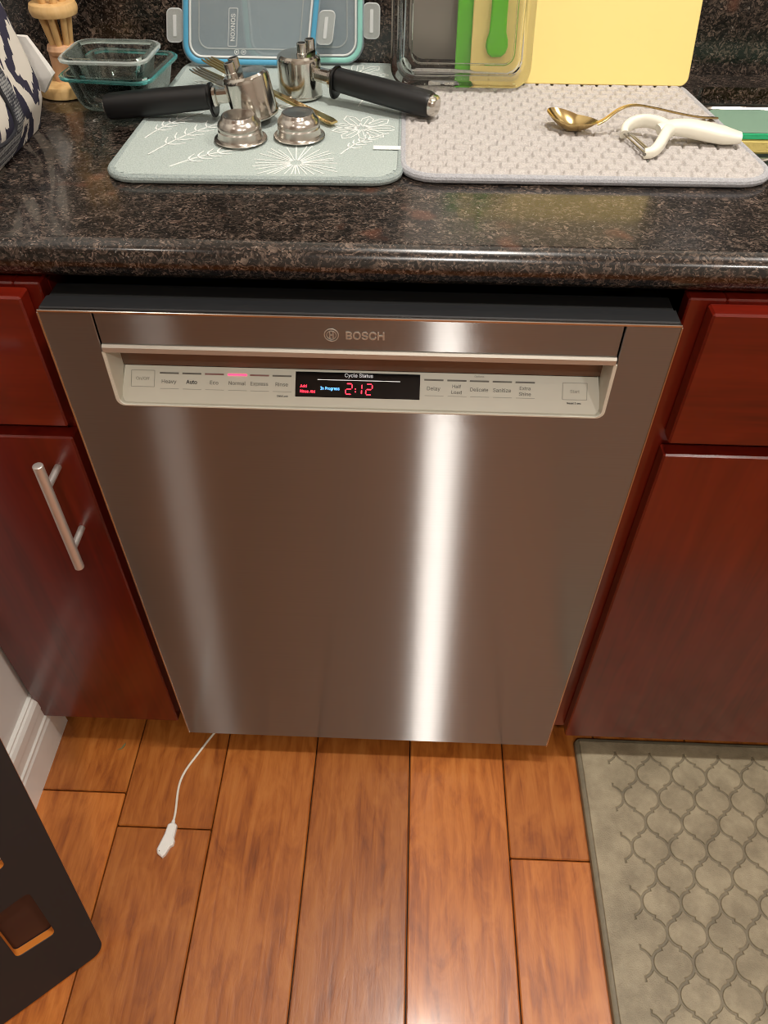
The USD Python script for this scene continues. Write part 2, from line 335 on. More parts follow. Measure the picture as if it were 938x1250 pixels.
# bag cloth: off-white ikat with navy diamonds and streaks
def mth(t, a=None, b=None):
    d = {'math_type': t}
    if a is not None: d['value1'] = a
    if b is not None: d['value2'] = b
    return ('math', d)
look('ikat', {
    'g': ('geometry', {}), 'mp': ('mapping', {'scale': (1, 1, .12)}), 'ns': ('noise_texture', {'scale': 130.0, 'detail': 2.0}), 'nb': ('noise_texture', {'scale': 16.0, 'detail': 2.0}),
    's': ('separate_xyz', {}),
    'kz': mth('multiply_add'), 'n1': mth('subtract', None, .5), 'n1b': mth('multiply', None, .55), 'nb1': mth('subtract', None, .5), 'nb2': mth('multiply', None, .9),
    'ya': mth('multiply', None, 17.0), 'za': mth('multiply', None, 13.0), 'zb': mth('add'), 'zc': mth('add'), 'ya2': mth('add'),
    'fy': mth('pingpong', None, 1.0), 'fz': mth('pingpong', None, 1.0), 'q': mth('add'), 'q2': mth('multiply', None, .5),
    'r': ('rgb_ramp', {'interpolate': False, 'ramp': [(0, lin(40, 38, 58)), (.20, lin(226, 218, 206)), (.26, lin(44, 41, 62)), (.45, lin(228, 220, 208)), (.64, lin(52, 48, 68)), (.80, lin(228, 220, 208))]}),
    'b': ('bump', {'strength': .4, 'distance': .0006}), 'p': ('principled_bsdf', {'roughness': .9})},
    [('g.position', 'mp.vector'), ('mp.vector', 'ns.vector'), ('g.position', 'nb.vector'), ('g.position', 's.vector'), ('ns.fac', 'n1.value1'), ('n1.value', 'n1b.value1'), ('nb.fac', 'nb1.value1'), ('nb1.value', 'nb2.value1'),
     ('s.y', 'ya.value1'), ('ya.value', 'ya2.value1'), ('nb2.value', 'ya2.value2'), ('s.z', 'za.value1'), ('za.value', 'zb.value1'), ('n1b.value', 'zb.value2'), ('zb.value', 'zc.value1'), ('nb2.value', 'zc.value2'),
     ('ya2.value', 'fy.value1'), ('zc.value', 'fz.value1'), ('fy.value', 'q.value1'), ('fz.value', 'q.value2'), ('q.value', 'q2.value1'), ('q2.value', 'r.fac'), ('r.color', 'p.base_color'), ('ns.fac', 'b.height'), ('b.normal', 'p.normal')])

# ------------------------------------------------------------------ the setting
X0, X1, Y0 = -2.3, 2.3, -2.7
BACK = 0.537            # face of the granite splash
fl = thing('floor', kind='structure')
def plank(x0, x1, y0, y1):
    g = .0009; part(fl, 'plank', rbox(x0 + g, x1 - g, y0 + g, y1 - g, -.015, 0, .0018), 'plank_wood', smooth=False)
SEAMS = [-.398, -.244, -.0885, .0735, .2335, .395]
cols = [(-.553, -.398)] + list(zip(SEAMS[:-1], SEAMS[1:]))
x = .395
while x < X1: cols.append((x, min(x + .16, X1))); x += .16
x = -.553
while x > X0: cols.append((max(x - .157, X0), x)); x -= .157
JOINT = {-.398: -.137, .2335: -.1625, -.553: -.082}
for a, b in cols:
    if a in JOINT: cuts = [.30, JOINT[a], JOINT[a] - 1.25 - .1 * rng.random(), Y0]
    else:
        s = .30; cuts = [s]
        first = -.62 - .9 * rng.random()
        cuts += [first, first - 1.2 if first - 1.2 > Y0 + .2 else Y0]
        if cuts[-1] > Y0: cuts.append(Y0)
    for q, w in zip(cuts[:-1], cuts[1:]): plank(a, b, w, q)
part(fl, 'subfloor', rbox(X0, X1, Y0, .6, -.03, -.0152), 'toe_kick', smooth=False)
solo('ceiling', rbox(X0, X1, Y0, .62, CEIL, CEIL + .05), 'ceiling_paint', kind='structure', smooth=False)
solo('wall_back', rbox(X0, X1, .56, .62, 0, CEIL), 'room_paint', kind='structure', smooth=False)
solo('wall_right', rbox(X1, X1 + .05, Y0, .62, 0, CEIL), 'room_paint', kind='structure', smooth=False)
solo('wall_front', rbox(X0, X1, Y0 - .05, Y0, 0, CEIL), 'room_paint', kind='structure', smooth=False)
solo('wall_far_left', rbox(X0 - .05, X0, Y0, .62, 0, CEIL), 'room_paint', kind='structure', smooth=False)
solo('wall_left', rbox(-.66, -.553, -.23, .56, 0, CEIL, .004), 'wall_paint', kind='structure', smooth=False)
bprof = [(0, 0), (.0155, 0), (.0155, .066), (.0135, .071), (.0135, .077), (.0105, .080), (.0105, .100), (.0125, .104), (.0125, .122), (.009, .129), (.006, .131), (.006, .135), (0, .137)]
bm = plate(np.array(bprof), .29, 1e-5)      # profile (out of the wall, height) extruded along y
bb = thing('baseboard_left', kind='structure')
part(bb, 'board', xform(bm, (1, 0, 0), (0, 0, 1), (0, 1, 0), (-.553, -.2456, 0)), 'trim_paint', smooth=False)
part(bb, 'return_board', xform(plate(np.array(bprof), .107 + .0155, 1e-5), (0, -1, 0), (0, 0, 1), (-1, 0, 0), (-.5375, -.23, 0)), 'trim_paint', smooth=False)

for i, (lx, ly, k) in enumerate(LAMPS):
    where = ['above the dishwasher', 'by the left wall end', 'behind the standing place', 'added at the sink side to brighten the left wall', 'at the far right corner'][i]
    p = thing('ceiling_light', 'round recessed white ceiling light ' + where, 'ceiling light', (lx, ly, CEIL), group=None)
    part(p, 'trim_ring', moved(loft([np.column_stack([r * np.cos(np.arange(32) * np.pi / 16), r * np.sin(np.arange(32) * np.pi / 16), np.full(32, z)]) for r, z in ((.095, 0), (.09, -.006), (.078, -.006), (.074, -.001))], closed=True), lx, ly, CEIL), 'lamp_trim')
    part(p, 'lens', moved(lathe([(.073, -.0025), (.073, -.0012)], 32), lx, ly, CEIL), 'lamp_lens')
    dl = UsdLux.DiskLight.Define(stage, p + '/light')
    dl.AddTranslateOp().Set(Gf.Vec3d(0, 0, -.006)); dl.CreateRadiusAttr(.072)
    dl.CreateIntensityAttr(LAMP_POWER * k); dl.CreateColorAttr(Gf.Vec3f(*LAMP_COLOR))

# ------------------------------------------------------------------ countertop, splash, sink
T = .915
a = np.radians(np.linspace(90, 270, 13)); rad = .0185
prof = [(BACK, T - .038)] + [(BACK, T)] + [(.0465 + rad * 1.0 * math.cos(t), T - .019 + .019 * math.sin(t)) for t in a]
slab = mani(prism_x(prof, -.552, 1.6))
SX0, SX1, SY0, SY1 = .402, 1.0, .236, .487
hole2 = rr((SX1 - SX0) / 2, (SY1 - SY0) / 2, .03, 8)
cut = moved(plate(hole2, .3, 1e-5), (SX0 + SX1) / 2, (SY0 + SY1) / 2, T - .15)
under = moved(plate(rr((SX1 - SX0) / 2 + .04, (SY1 - SY0) / 2 + .035, .03, 8), .1, 1e-5), (SX0 + SX1) / 2, (SY0 + SY1) / 2, T - .12)
slab = slab - mani(cut) - mani(under)
solo('countertop', slab, 'granite', 'dark brown speckled granite countertop with a rounded front edge', 'countertop', smooth=40)
sp = thing('backsplash', 'dark brown granite slab standing along the back of the counter', 'backsplash', (0, BACK, T))
part(sp, 'slab', rbox(-.552, 1.6, BACK, BACK + .022, T - .03, T + .46, .002), 'granite', smooth=False)
sk = thing('sink', 'steel sink let into the counter at the right edge of the photo', 'sink', ((SX0 + SX1) / 2, (SY0 + SY1) / 2, T - .2))
cx, cy = (SX0 + SX1) / 2, (SY0 + SY1) / 2; hx, hy = (SX1 - SX0) / 2, (SY1 - SY0) / 2
zt = T - .0205
part(sk, 'basin', moved(loft([ring(rr(hx + dx, hy + dx, r, 8), z) for dx, r, z in ((.025, .03, zt), (.001, .03, zt), (-.003, .03, zt - .004), (-.006, .03, zt - .15), (-.025, .04, zt - .17), (-.1, .02, zt - .175), (-.1, .02, zt - .178), (-.022, .04, zt - .173), (-.004, .03, zt - .15), (-.001, .03, zt - .006), (.025, .03, zt - .0025))], closed=True), cx, cy), 'sink_steel')
part(sk, 'basin_floor', moved(plate(rr(hx - .09, hy - .09, .02, 8), .003, .0005), cx, cy, zt - .179), 'sink_steel')
part(sk, 'rim', moved(loft([ring(rr(hx + dx, hy + dx, .03, 8), z) for dx, z in ((.0008, zt - .0005), (-.0085, zt - .0005), (-.0105, zt - .0025), (-.009, zt - .0045), (-.001, zt - .0045))], closed=True), cx, cy), 'steel_edge', label='bright rim')
cd = thing('sponge_caddy', 'wire caddy standing inside the sink under the sponge', 'caddy', (.49, .36, T - .075))
wires = []
for yy in np.linspace(.30, .47, 8): wires.append(tube([(.418, yy, T - .036), (.585, yy, T - .036)], .0014, 8))
loop = [(.418 + .084 + x_, .385 + y_, T - .036) for x_, y_ in rr(.086, .09, .015, 6)]
part(cd, 'basket_wire', wires, 'steel_edge')
part(cd, 'frame_wire', tube(loop, .0018, 8, closed=True), 'steel_edge')
for xx, yy in ((.420, .300), (.584, .300), (.420, .470), (.584, .470)):
    part(cd, 'leg', tube([(xx, yy, T - .036), (xx, yy, zt - .1715)], .0018, 8), 'steel_edge')
part(cd, 'hoop', tube(spline([(.432, .297, T - .036), (.434, .290, T - .022), (.452, .286, T - .012), (.500, .286, T - .012), (.552, .286, T - .012), (.570, .290, T - .022), (.572, .297, T - .036)], 40), .0016, 8), 'steel_edge')
sg = thing('sponge', 'thick yellow sponge with a grey-green scouring top in the sink', 'sponge', (.496, .394, T - .034))
def block(z0, z1, c, hx=.082, hy=.038, r=.01): return moved(loft([ring(rr(hx - c, hy - c, r), z0), ring(rr(hx, hy, r), z0 + c), ring(rr(hx, hy, r), z1 - c), ring(rr(hx - c, hy - c, r), z1)]), .496, .394)
part(sg, 'sponge_body', block(T - .0342, T - .0165, .003), 'sponge_yellow')
part(sg, 'mint_layer', block(T - .0165, T - .010, .0005), 'sponge_green', label='bright mint green layer')
part(sg, 'scouring_top', block(T - .010, T - .0085, .0008, .0815, .0375), 'scour_pad', label='grey-green scouring top')

# ------------------------------------------------------------------ cabinets
FY = .010       # door faces
def bar_handle(parent, p0, p1, posts, depth_y, r=.0058):
    p0, p1 = np.array(p0), np.array(p1); ax = (p1 - p0) / np.linalg.norm(p1 - p0)
    h = part(parent, 'handle', tube([p0 - ax * .0, p0 + ax * .0006, p0 + ax * .001, p1 - ax * .001, p1 - ax * .0006, p1], [r * .8, r * .96, r, r, r * .96, r * .8], 20), 'satin_nickel', label='satin nickel bar handle')
    for q in posts:
        q = np.array(q); part(parent, 'handle_post', tube([q, (q[0], depth_y, q[2])], r * .72, 14), 'satin_nickel')
def cabinet(label, x0, x1, fx0, fx1, dx0, dx1, side):
    c = thing('base_cabinet', label, 'cabinet', ((x0 + x1) / 2, .3, 0))
    part(c, 'body', rbox(x0, x1, .05, .52, .072, .868 if side == 'l' else .70), 'cherry', smooth=False)
    part(c, 'face_frame', [rbox(x0, fx0, .031, .05, .072, .874), rbox(fx1, x1, .031, .05, .072, .874), rbox(fx0, fx1, .031, .05, .835, .874), rbox(fx0, fx1, .031, .05, .690, .722), rbox(fx0, fx1, .031, .05, .072, .11)], 'cherry', smooth=False)
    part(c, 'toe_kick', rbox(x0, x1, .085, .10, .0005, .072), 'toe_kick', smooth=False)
    dr = part(c, 'drawer', rbox(dx0, dx1, FY, .0305, .7135, .8705, .002), 'cherry_level', smooth=False)
    do = part(c, 'door', rbox(dx0, dx1, FY, .0305, .0765, .6985, .002), 'cherry', smooth=False)
    return c, dr, do
c, dr, do = cabinet('dark red cherry cabinet with bar handle left of the dishwasher', -.5515, -.3045, -.525, -.33, -.5465, -.3165, 'l')
bar_handle(do, (-.3447, -.0265, .690), (-.3470, -.0265, .5195), [(-.3453, -.0265, .6545), (-.3464, -.0265, .5525)], .0102)
bar_handle(dr, (-.51, -.0265, .7905), (-.356, -.0265, .7905), [(-.48, -.0265, .7905), (-.387, -.0265, .7905)], .0102)
c, dr, do = cabinet('dark red cherry sink cabinet right of the dishwasher', .3095, 1.25, .345, 1.22, .3275, .775, 'r')
part(c, 'drawer', rbox(.778, 1.235, FY, .0305, .7135, .8705, .002), 'cherry_level', smooth=False)
part(c, 'door', rbox(.778, 1.235, FY, .0305, .0765, .6985, .002), 'cherry', smooth=False)

# ------------------------------------------------------------------ dishwasher
dw = thing('dishwasher', 'stainless steel dishwasher with pocket handle and lit display', 'dishwasher', (0, .3, 0))
HW, ZT, ZB = .299, .8625, .058
part(dw, 'tub_body', rbox(-.296, .296, .052, .51, .075, .855), 'dark_grey_plastic', smooth=False)
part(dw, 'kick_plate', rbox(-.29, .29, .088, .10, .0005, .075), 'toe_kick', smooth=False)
part(dw, 'door_core', [rbox(-.2965, .2965, .0085, .05, .060, .744), rbox(-.2965, -.249, .0085, .05, .744, .858), rbox(.2495, .2965, .0085, .05, .744, .858)], 'dark_grey_plastic', smooth=False)
# front sheet: a U round the pocket
PX0, PX1, PZ0 = -.2475, .2475, .7545
def corner(cx, cz, r, a0, a1, n=6): return [(cx + r * math.cos(math.radians(t)), cz + r * math.sin(math.radians(t))) for t in np.linspace(a0, a1, n)]
U = [(-HW, ZT), (-HW, ZB), (HW, ZB), (HW, ZT), (PX1 + .0008, ZT)] + corner(PX1 - .0072, PZ0 + .008, .008, 0, -90) + corner(PX0 + .0072, PZ0 + .008, .008, 270, 180) + [(PX0 - .0008, ZT)]
part(dw, 'door_panel', front(plate(np.array(U), .008, .0008), .008), 'brushed_steel', smooth=False)
for s in (-1, 1):
    part(dw, 'edge_trim', rbox(s * HW - .0009, s * HW + .0009, -.0012, .03, ZB, ZT, .0005), 'steel_edge', smooth=False, label='bright thin edge trim')
part(dw, 'top_strip', rbox(PX0 + .0006, PX1 - .0006, 0, .045, .8285, ZT, .0008), 'brushed_steel', smooth=False)
part(dw, 'handle_lip', xform(plate(np.array([(-.0025, .8205), (.006, .8195), (.03, .8215), (.03, .8283), (-.0012, .8283), (-.0028, .826)]), PX1 - PX0 - .0014, 1e-5), (0, 1, 0), (0, 0, 1), (1, 0, 0), (PX0 + .0007, 0, 0)), 'lip_metal', smooth=False, label='bright lip of the pocket handle')
part(dw, 'top_cap', rbox(-.297, .297, .001, .022, ZT, ZT + .0045, .001), 'dark_grey_plastic', smooth=False)
part(dw, 'seal_strip', rbox(-.297, .297, .0225, .05, ZT - .01, ZT + .0015, .001), 'spout_hole', smooth=False)  # black filler: shade of the gap under the counter, put in as colour
part(dw, 'top_edge', rbox(-HW, HW, -.0008, .0016, ZT - .0004, ZT + .0022, .0005), 'steel_edge', smooth=False, label='bright top edge')
part(dw, 'pocket_back', rbox(PX0, PX1, .0300, .05, .7835, .8215, .0005), 'pocket_metal', smooth=False)
# the slanted control panel: from (y=.0035, z=.757) back and up
PA, PB = np.array([.0030, .7562]), np.array([.0306, .7830])
L = np.linalg.norm(PB - PA); tv = (PB - PA) / L
PU = np.array([0, tv[0], tv[1]]); PN = np.cross([1, 0, 0], PU)
def onpanel(m, x, v, lift=.0002): return xform(m, (1, 0, 0), PU, PN, np.array([x, PA[0], PA[1]]) + PU * v + PN * lift)
cp = part(dw, 'control_panel', onpanel(moved(plate(np.vstack([corner(PX1 - .0085, .007, .007, -90, 0), [(PX1 - .004, L), (PX0 + .004, L)], corner(PX0 + .0085, .007, .007, 180, 270)]), .004, .0004), 0, 0, -.004), 0, 0, 0), 'cream_plastic', smooth=False, label='cream control panel')
part(dw, 'pocket_rim', front(loft([ring(np.vstack([corner(PX1 - .0072 - o, PZ0 + .008 + o * 0, .008 - o, -90, 0), [(PX1 + .0008 - 2 * o, .8192), (PX1 + .0008 - 2 * o, .8195), (PX0 - .0008 + 2 * o, .8195), (PX0 - .0008 + 2 * o, .8192)], corner(PX0 + .0072 + o, PZ0 + .008, .008 - o, 180, 270)]), z) for o, z in ((-.0004, .0006), (.0012, .0008), (.0016, -.0005), (.0020, -.040), (.0003, -.0405))], closed=True), 0), 'cream_plastic', smooth=30, label='cream lining of the pocket')
# positions below were measured on the slanted face: (x, v) in metres
def txt(par, name, s, x, v, h, mat, bold=False, align='c', wmax=None, lift=.0003):
    m = meshkit.text_mesh(s, h, .0002, bold); b = m.bounds; w = b[1][0] - b[0][0]
    sx = 1.0 if not wmax or w <= wmax else wmax / w
    m.vertices[:, 0] = (m.vertices[:, 0] - {'c': (b[0][0] + b[1][0]) / 2, 'l': b[0][0], 'r': b[1][0]}[align]) * sx
    return part(par, name, onpanel(m, x, v, lift), mat, smooth=False)
def flat(w, h, t=.0003): return moved(trimesh.creation.box((w, h, t)), 0, 0, t / 2)
def outline(w, h, t): return moved(plate(rr(w / 2, h / 2, .0006, 3), .0003, .00005, holes=[rr(w / 2 - t, h / 2 - t, .0003, 3)]))
dsp = part(dw, 'display', onpanel(flat(.1278, .0257, .0006), -.0020, .0230), 'black_display', smooth=False, label='black lit display')
txt(dsp, 'display_text', 'Cycle Status', -.0009, .0314, .0036, 'white_print', lift=.001)
part(dsp, 'display_line', onpanel(flat(.085, .0007, .0002), -.0008, .0279), -.0 if False else 'white_print', smooth=False) if False else part(dsp, 'display_line', onpanel(flat(.085, .0007, .0002), -.0008, .0281, .0009), 'white_print', smooth=False)
txt(dsp, 'display_text', 'Add', -.0610, .0198, .0027, 'red_led', True, 'l', lift=.001)
txt(dsp, 'display_text', 'Rinse Aid', -.0610, .0144, .0027, 'red_led', True, 'l', wmax=.0155, lift=.001)
txt(dsp, 'display_text', 'In Progress', -.0400, .0178, .0031, 'blue_led', True, 'l', wmax=.0195, lift=.001)
SEG = {'2': 'abged', '1': 'bc'}
def digit(ch, x, v, w=.0062, h=.0108):
    t = .0011; parts = []; g = t * .75
    spots = {'a': (0, h / 2, 1), 'g': (0, 0, 1), 'd': (0, -h / 2, 1), 'b': (w / 2, h / 4, 0), 'c': (w / 2, -h / 4, 0), 'f': (-w / 2, h / 4, 0), 'e': (-w / 2, -h / 4, 0)}
    for k in SEG[ch]:
        sx, sy, hor = spots[k]; ln = (w if hor else h / 2) - 2 * g + .0006; e = ln / 2
        hexa = np.array([(-e, 0), (-e + t / 2, -t / 2), (e - t / 2, -t / 2), (e, 0), (e - t / 2, t / 2), (-e + t / 2, t / 2)])
        if not hor: hexa = hexa[:, ::-1]
        parts.append(moved(plate(hexa, .0002, .00002), sx + sy * .06, sy))
    return onpanel(cat(*parts), x, v, .001)
part(dsp, 'display_digit', digit('2', -.0108, .0192), 'red_led', smooth=False)
part(dsp, 'display_colon', [onpanel(flat(.0012, .0012, .0002), -.0040, v, .001) for v in (.0165, .0205 - .001)], 'red_led', smooth=False)
part(dsp, 'display_digit', digit('1', .0003 - .001, .0192), 'red_led', smooth=False)
part(dsp, 'display_digit', digit('2', .0098, .0192), 'red_led', smooth=False)
def button(x, v, w, h, s, sub=None):
    k = part(dw, 'button', onpanel(outline(w, h, .0005), x, v), 'faint_mark', smooth=False)
    txt(k, 'legend', s, x, v - .0016, .0032, 'faint_mark', wmax=w * .62)
    if sub: txt(k, 'legend', sub, x - .0005, v - h / 2 - .0042, .0019, 'dark_mark', True, wmax=.017)
button(-.2241, .0247, .0246, .0174, 'On/Off')
button(.2197, .0230, .0252, .0176, 'Start', 'Reset 3 sec')
KEYS = [(-.1968, ['Heavy'], 'grey_mark'), (-.1734, ['Auto'], 'grey_mark'), (-.1500, ['Eco'], 'rose_mark'), (-.1262, ['Normal'], 'pink_led'), (-.1033, ['Express'], 'rose_mark'), (-.0801, ['Rinse'], 'grey_mark'),
        (.0760, ['Delay'], 'grey_mark'), (.0995, ['Half', 'Load'], 'grey_mark'), (.1225, ['Delicate'], 'grey_mark'), (.1458, ['Sanitize'], 'grey_mark'), (.1691, ['Extra', 'Shine'], 'grey_mark')]
for x_, words, bar in KEYS:
    k = part(dw, 'key_light', onpanel(flat(.0196, .0016, .0004), x_, .0308), bar, smooth=False, label='glowing pink key light' if bar == 'pink_led' else None)
    for i, wd in enumerate(words):
        v = .0203 if len(words) == 1 else (.0231, .0172)[i]
        txt(k, 'legend', wd, x_, v, .0038 if len(words) == 1 else .0035, 'dark_mark' if wd == 'Auto' else 'grey_mark', wd == 'Auto', wmax=.0182)
    part(k, 'key_line', onpanel(flat(.0192, .00045, .0002), x_ + .0006, .0147), 'faint_mark', smooth=False)
    if words == ['Rinse']: txt(k, 'legend', 'Child Lock', x_ + .001, .0093, .0017, 'dark_mark', True, wmax=.0135)
txt(dw, 'legend', 'Options', .1222, .0347, .0020, 'faint_mark', wmax=.0105)
# maker's mark pressed into the top strip
lg = part(dw, 'lettering', front(moved(meshkit.text_mesh('BOSCH', .0078, .0009, True), 0, 0), -.0001, -.0112, .8413), 'lip_metal', smooth=False, label='raised maker lettering')
def ringm(r0, r1, t, n=36):
    q = np.arange(n) * 2 * np.pi / n; c_ = np.column_stack([np.cos(q), np.sin(q)]); return plate(c_ * r1, t, .0001, holes=[c_ * r0])
arm = lambda s: moved(plate(np.array([(s * .0016 - .0005, -.0036), (s * .0016 + .0005, -.0036), (s * .0016 + .0005, .0036), (s * .0016 - .0005, .0036)]), .0009, .0001))
part(dw, 'emblem', front(cat(ringm(.0062, .0070, .0009), ringm(.0042, .0048, .0009), arm(1), arm(-1), flat(.0032, .0010, .0009)), -.0001, -.0240, .8452), 'lip_metal', smooth=False, label='raised round emblem')

# ------------------------------------------------------------------ floor things
mt = thing('kitchen_mat', 'taupe rubber kitchen mat embossed with a quatrefoil lattice', 'mat', (.74, -.185, 0))
part(mt, 'mat_base', moved(loft([ring(rr(.381 - c, .230 - c, .012, 6), z) for c, z in ((.002, .0004), (0, .003), (.0015, .0085), (.007, .0115))]), .739, -.186), 'mat_groove_shade', smooth=30)
def quatrefoil(gap=.0019):
    t = np.radians(np.linspace(0, 79, 10)); A = np.column_stack([.0105 + .0185 * np.cos(t), .0185 * np.sin(t)])
    Bq = np.array([.029, .0405]) - A[::-1]
    q = np.vstack([A, Bq]); q[-1, 0] = 0
    full = np.vstack([q, (q * [-1, 1])[::-1][1:], (q * [-1, -1])[1:], (q * [1, -1])[::-1][1:-1]])
    return Polygon(full).buffer(-gap, join_style=2).buffer(-.0006).buffer(.0006).simplify(.00015)
QF = quatrefoil()
MX0, MX1, MY0, MY1 = .358, 1.12, -.416, .044
field = sbox(MX0 + .052, MY0 + .022, MX1 - .052, MY1 - .0250)
frame = sbox(MX0 + .0085, MY0 + .0085, MX1 - .0085, MY1 - .0085).difference(field)
def pad(poly): return moved(plate(np.array(poly.exterior.coords)[:-1], .0024, .0007, [np.array(h.coords)[:-1] for h in poly.interiors]), 0, 0, .0110)
from shapely.affinity import translate
edge_bits = [frame]
for j in range(-9, 2):
    for i in range(-1, 13):
        poly = translate(QF, .425 + .0582 * i + (.0291 if j % 2 else 0), -.0218 + .0405 * j)
        cutp = poly.intersection(field)
        if cutp.is_empty: continue
        if cutp.area > .985 * poly.area: part(mt, 'quatrefoil', pad(poly), 'mat_rubber', smooth=25)
        else: edge_bits.append(cutp.buffer(.0004))
border = unary_union(edge_bits)
border = max(getattr(border, 'geoms', [border]), key=lambda g: g.area).simplify(.00015)
part(mt, 'border', pad(border), 'mat_rubber', smooth=25)

cb = thing('cable', 'thin white cable with a small plug coming from under the dishwasher', 'cable', (-.309, -.13, 0))
part(cb, 'cord', tube(spline([(-.245, .070, .0019), (-.262, .045, .0019), (-.2763, .0211, .0019), (-.2937, -.0133, .0019), (-.3055, -.0376, .0019), (-.3112, -.0581, .0019), (-.3103, -.0905, .0022), (-.3072, -.128, .0045)], 60), .0019, 10), 'cord_white')
pl_poly = np.array([(-.3140, -.1345), (-.3160, -.150), (-.3225, -.1735), (-.3205, -.1800), (-.3120, -.1855), (-.3080, -.1815), (-.3030, -.1690), (-.2985, -.1660), (-.2980, -.1590), (-.3000, -.1545), (-.2995, -.1350), (-.3035, -.1318), (-.3100, -.1318)])
part(cb, 'plug', moved(plate(pl_poly, .0085, .0018), 0, 0, .0003), 'white_plastic', smooth=False)
part(cb, 'plug_hole', moved(lathe([(.0009, 0), (.0009, .0001)], 10), -.3175, -.1770, .0088), 'grey_mark')
part(cb, 'strain_relief', tube([(-.3068, -.1330, .0045), (-.3070, -.1290, .0045), (-.3071, -.1265, .0045)], [.0034, .0030, .0024], 12), 'white_plastic')
lf = np.array([(-.4335, -.0075), (-.4275, -.0045), (-.4245, .0010), (-.4215, .0045), (-.4205, .0005), (-.4230, -.0035), (-.4260, -.0065)])
lm = moved(plate(lf, .0008, .0002), 0, 0, .0004); lm = lm.subdivide().subdivide(); lm.vertices[:, 2] += .0035 * np.clip((lm.vertices[:, 0] + .4335) / .013, 0, 1) ** 2
solo('leaf_scrap', lm, 'leaf_scrap', 'tiny grey-green scrap of leaf lying by the white baseboard', 'leaf')

# leaning black board with cut-outs
A0 = np.array([-.3628, -.3171, 0.0]); ev = np.array([-.75887, -.65125, 0]); hv = np.array([-.65125, .75887, 0])
ta = math.radians(18); uv_ = np.array([0, 0, 1.0]) * math.cos(ta) + hv * math.sin(ta); nv = np.cross(ev, uv_)
if nv @ (EYE - A0) < 0: nv = -nv
PZ = {}
def board_xy(loop): return np.array(loop)
e0 = -.002
outer = [(-.003, .046)] + [(.0195 - .0205 * math.cos(t), .0225 - .0225 * math.sin(t)) for t in np.radians(np.linspace(12, 90, 9))] + [(.30, 0), (.325, .008), (.333, .03), (.30, .58), (.285, .625), (.245, .64), (.02, .64), (-.035, .61), (-.045, .56)]
def hole_quad(q, r=.006):
    p = Polygon(q).buffer(-r).buffer(r, quad_segs=4); return np.array(p.exterior.coords)[:-1]
H1 = hole_quad([(.0375, .0885), (.0895, .0925), (.0880, .178), (.0350, .1815)])
H2 = hole_quad([(.0385, .243), (.0885, .243), (.0870, .326), (.0340, .330)])
H3 = hole_quad([(.130, .0935), (.18, .095), (.178, .18), (.128, .18)]); H4 = hole_quad([(.126, .222), (.176, .222), (.174, .31), (.124, .31)])
# plate's x axis = e; its z axis must be the normal towards the viewer
def on_board(m, lift): 
    m = tm(m).copy(); T4 = np.eye(4); T4[:3, 0] = ev; T4[:3, 1] = uv_; T4[:3, 2] = nv; T4[:3, 3] = A0 + nv * lift + np.array([0, 0, .0042]); m.apply_transform(T4)
    if np.dot(np.cross(ev, uv_), nv) < 0: m.invert()
    return m
bd = thing('cutout_board', 'black laminated plywood board with square cut-outs leaning at the lower left', 'board', tuple(A0))
HO = [H1, H2, H3, H4]
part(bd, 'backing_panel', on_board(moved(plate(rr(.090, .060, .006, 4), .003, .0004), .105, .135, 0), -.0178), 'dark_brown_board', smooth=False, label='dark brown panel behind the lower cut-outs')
part(bd, 'core', on_board(plate(np.array(outer), .0120, .0001, HO), -.0135), 'ply_core', smooth=False, label='bare orange plywood edge')
part(bd, 'front_face', on_board(plate(np.array(outer), .0009, .0003, HO), -.0014), 'black_laminate', smooth=False)
part(bd, 'back_face', on_board(plate(np.array(outer), .0009, .0001, HO), -.0145), 'black_laminate', smooth=False)

# ------------------------------------------------------------------ drying mats
def quad_round(c, r, seg=5):
    return ccw(np.array(Polygon(c).buffer(-r).buffer(r, quad_segs=seg).exterior.coords)[:-1])
def cloth(loop, z0, h, bumpf, step):
    poly = Polygon(loop).buffer(-.0006); x0, y0, x1, y1 = poly.bounds
    gx = np.arange(x0, x1 + step, step); gy = np.arange(y0, y1 + step, step)
    Xg, Yg = np.meshgrid(gx, gy, indexing='ij'); n, m_ = Xg.shape
    import shapely
    inside = shapely.contains_xy(poly, Xg, Yg)
    fade = np.clip(shapely.distance(shapely.points(Xg, Yg), poly.exterior) / .006, 0, 1)
    Zg = z0 + h + fade * bumpf(Xg, Yg)
    V = np.column_stack([Xg.ravel(), Yg.ravel(), Zg.ravel()]); idx = np.arange(n * m_).reshape(n, m_)
    okc = inside[:-1, :-1] & inside[1:, :-1] & inside[1:, 1:] & inside[:-1, 1:]
    a_, b_, c_, d_ = idx[:-1, :-1][okc], idx[1:, :-1][okc], idx[1:, 1:][okc], idx[:-1, 1:][okc]
    F = np.vstack([np.column_stack([a_, b_, c_]), np.column_stack([a_, c_, d_])])
    top = trimesh.Trimesh(V, F, process=False); top.remove_unreferenced_vertices()
    body = moved(plate(np.array(poly.buffer(.0008).exterior.coords)[:-1], h - .0006, .0005), 0, 0, z0)
    return top, body
MZ = T + .0003
lm_loop = quad_round([(-.268, .161), (.034, .166), (.030, .530), (-.258, .530)], .028)
ml = thing('drying_mat', 'mint grey dish drying mat printed with white line flowers', 'drying mat', (-.115, .34, T))
top, body = cloth(lm_loop, MZ, .0075, lambda X, Y: .0003 * np.sin(X * 900) * np.sin(Y * 900), .0035)
part(ml, 'cloth', [top, body], 'mint_cloth', smooth=True)
part(ml, 'binding', tube([(*q, MZ + .0043) for q in lm_loop], .0043, 10, closed=True), 'mint_binding')
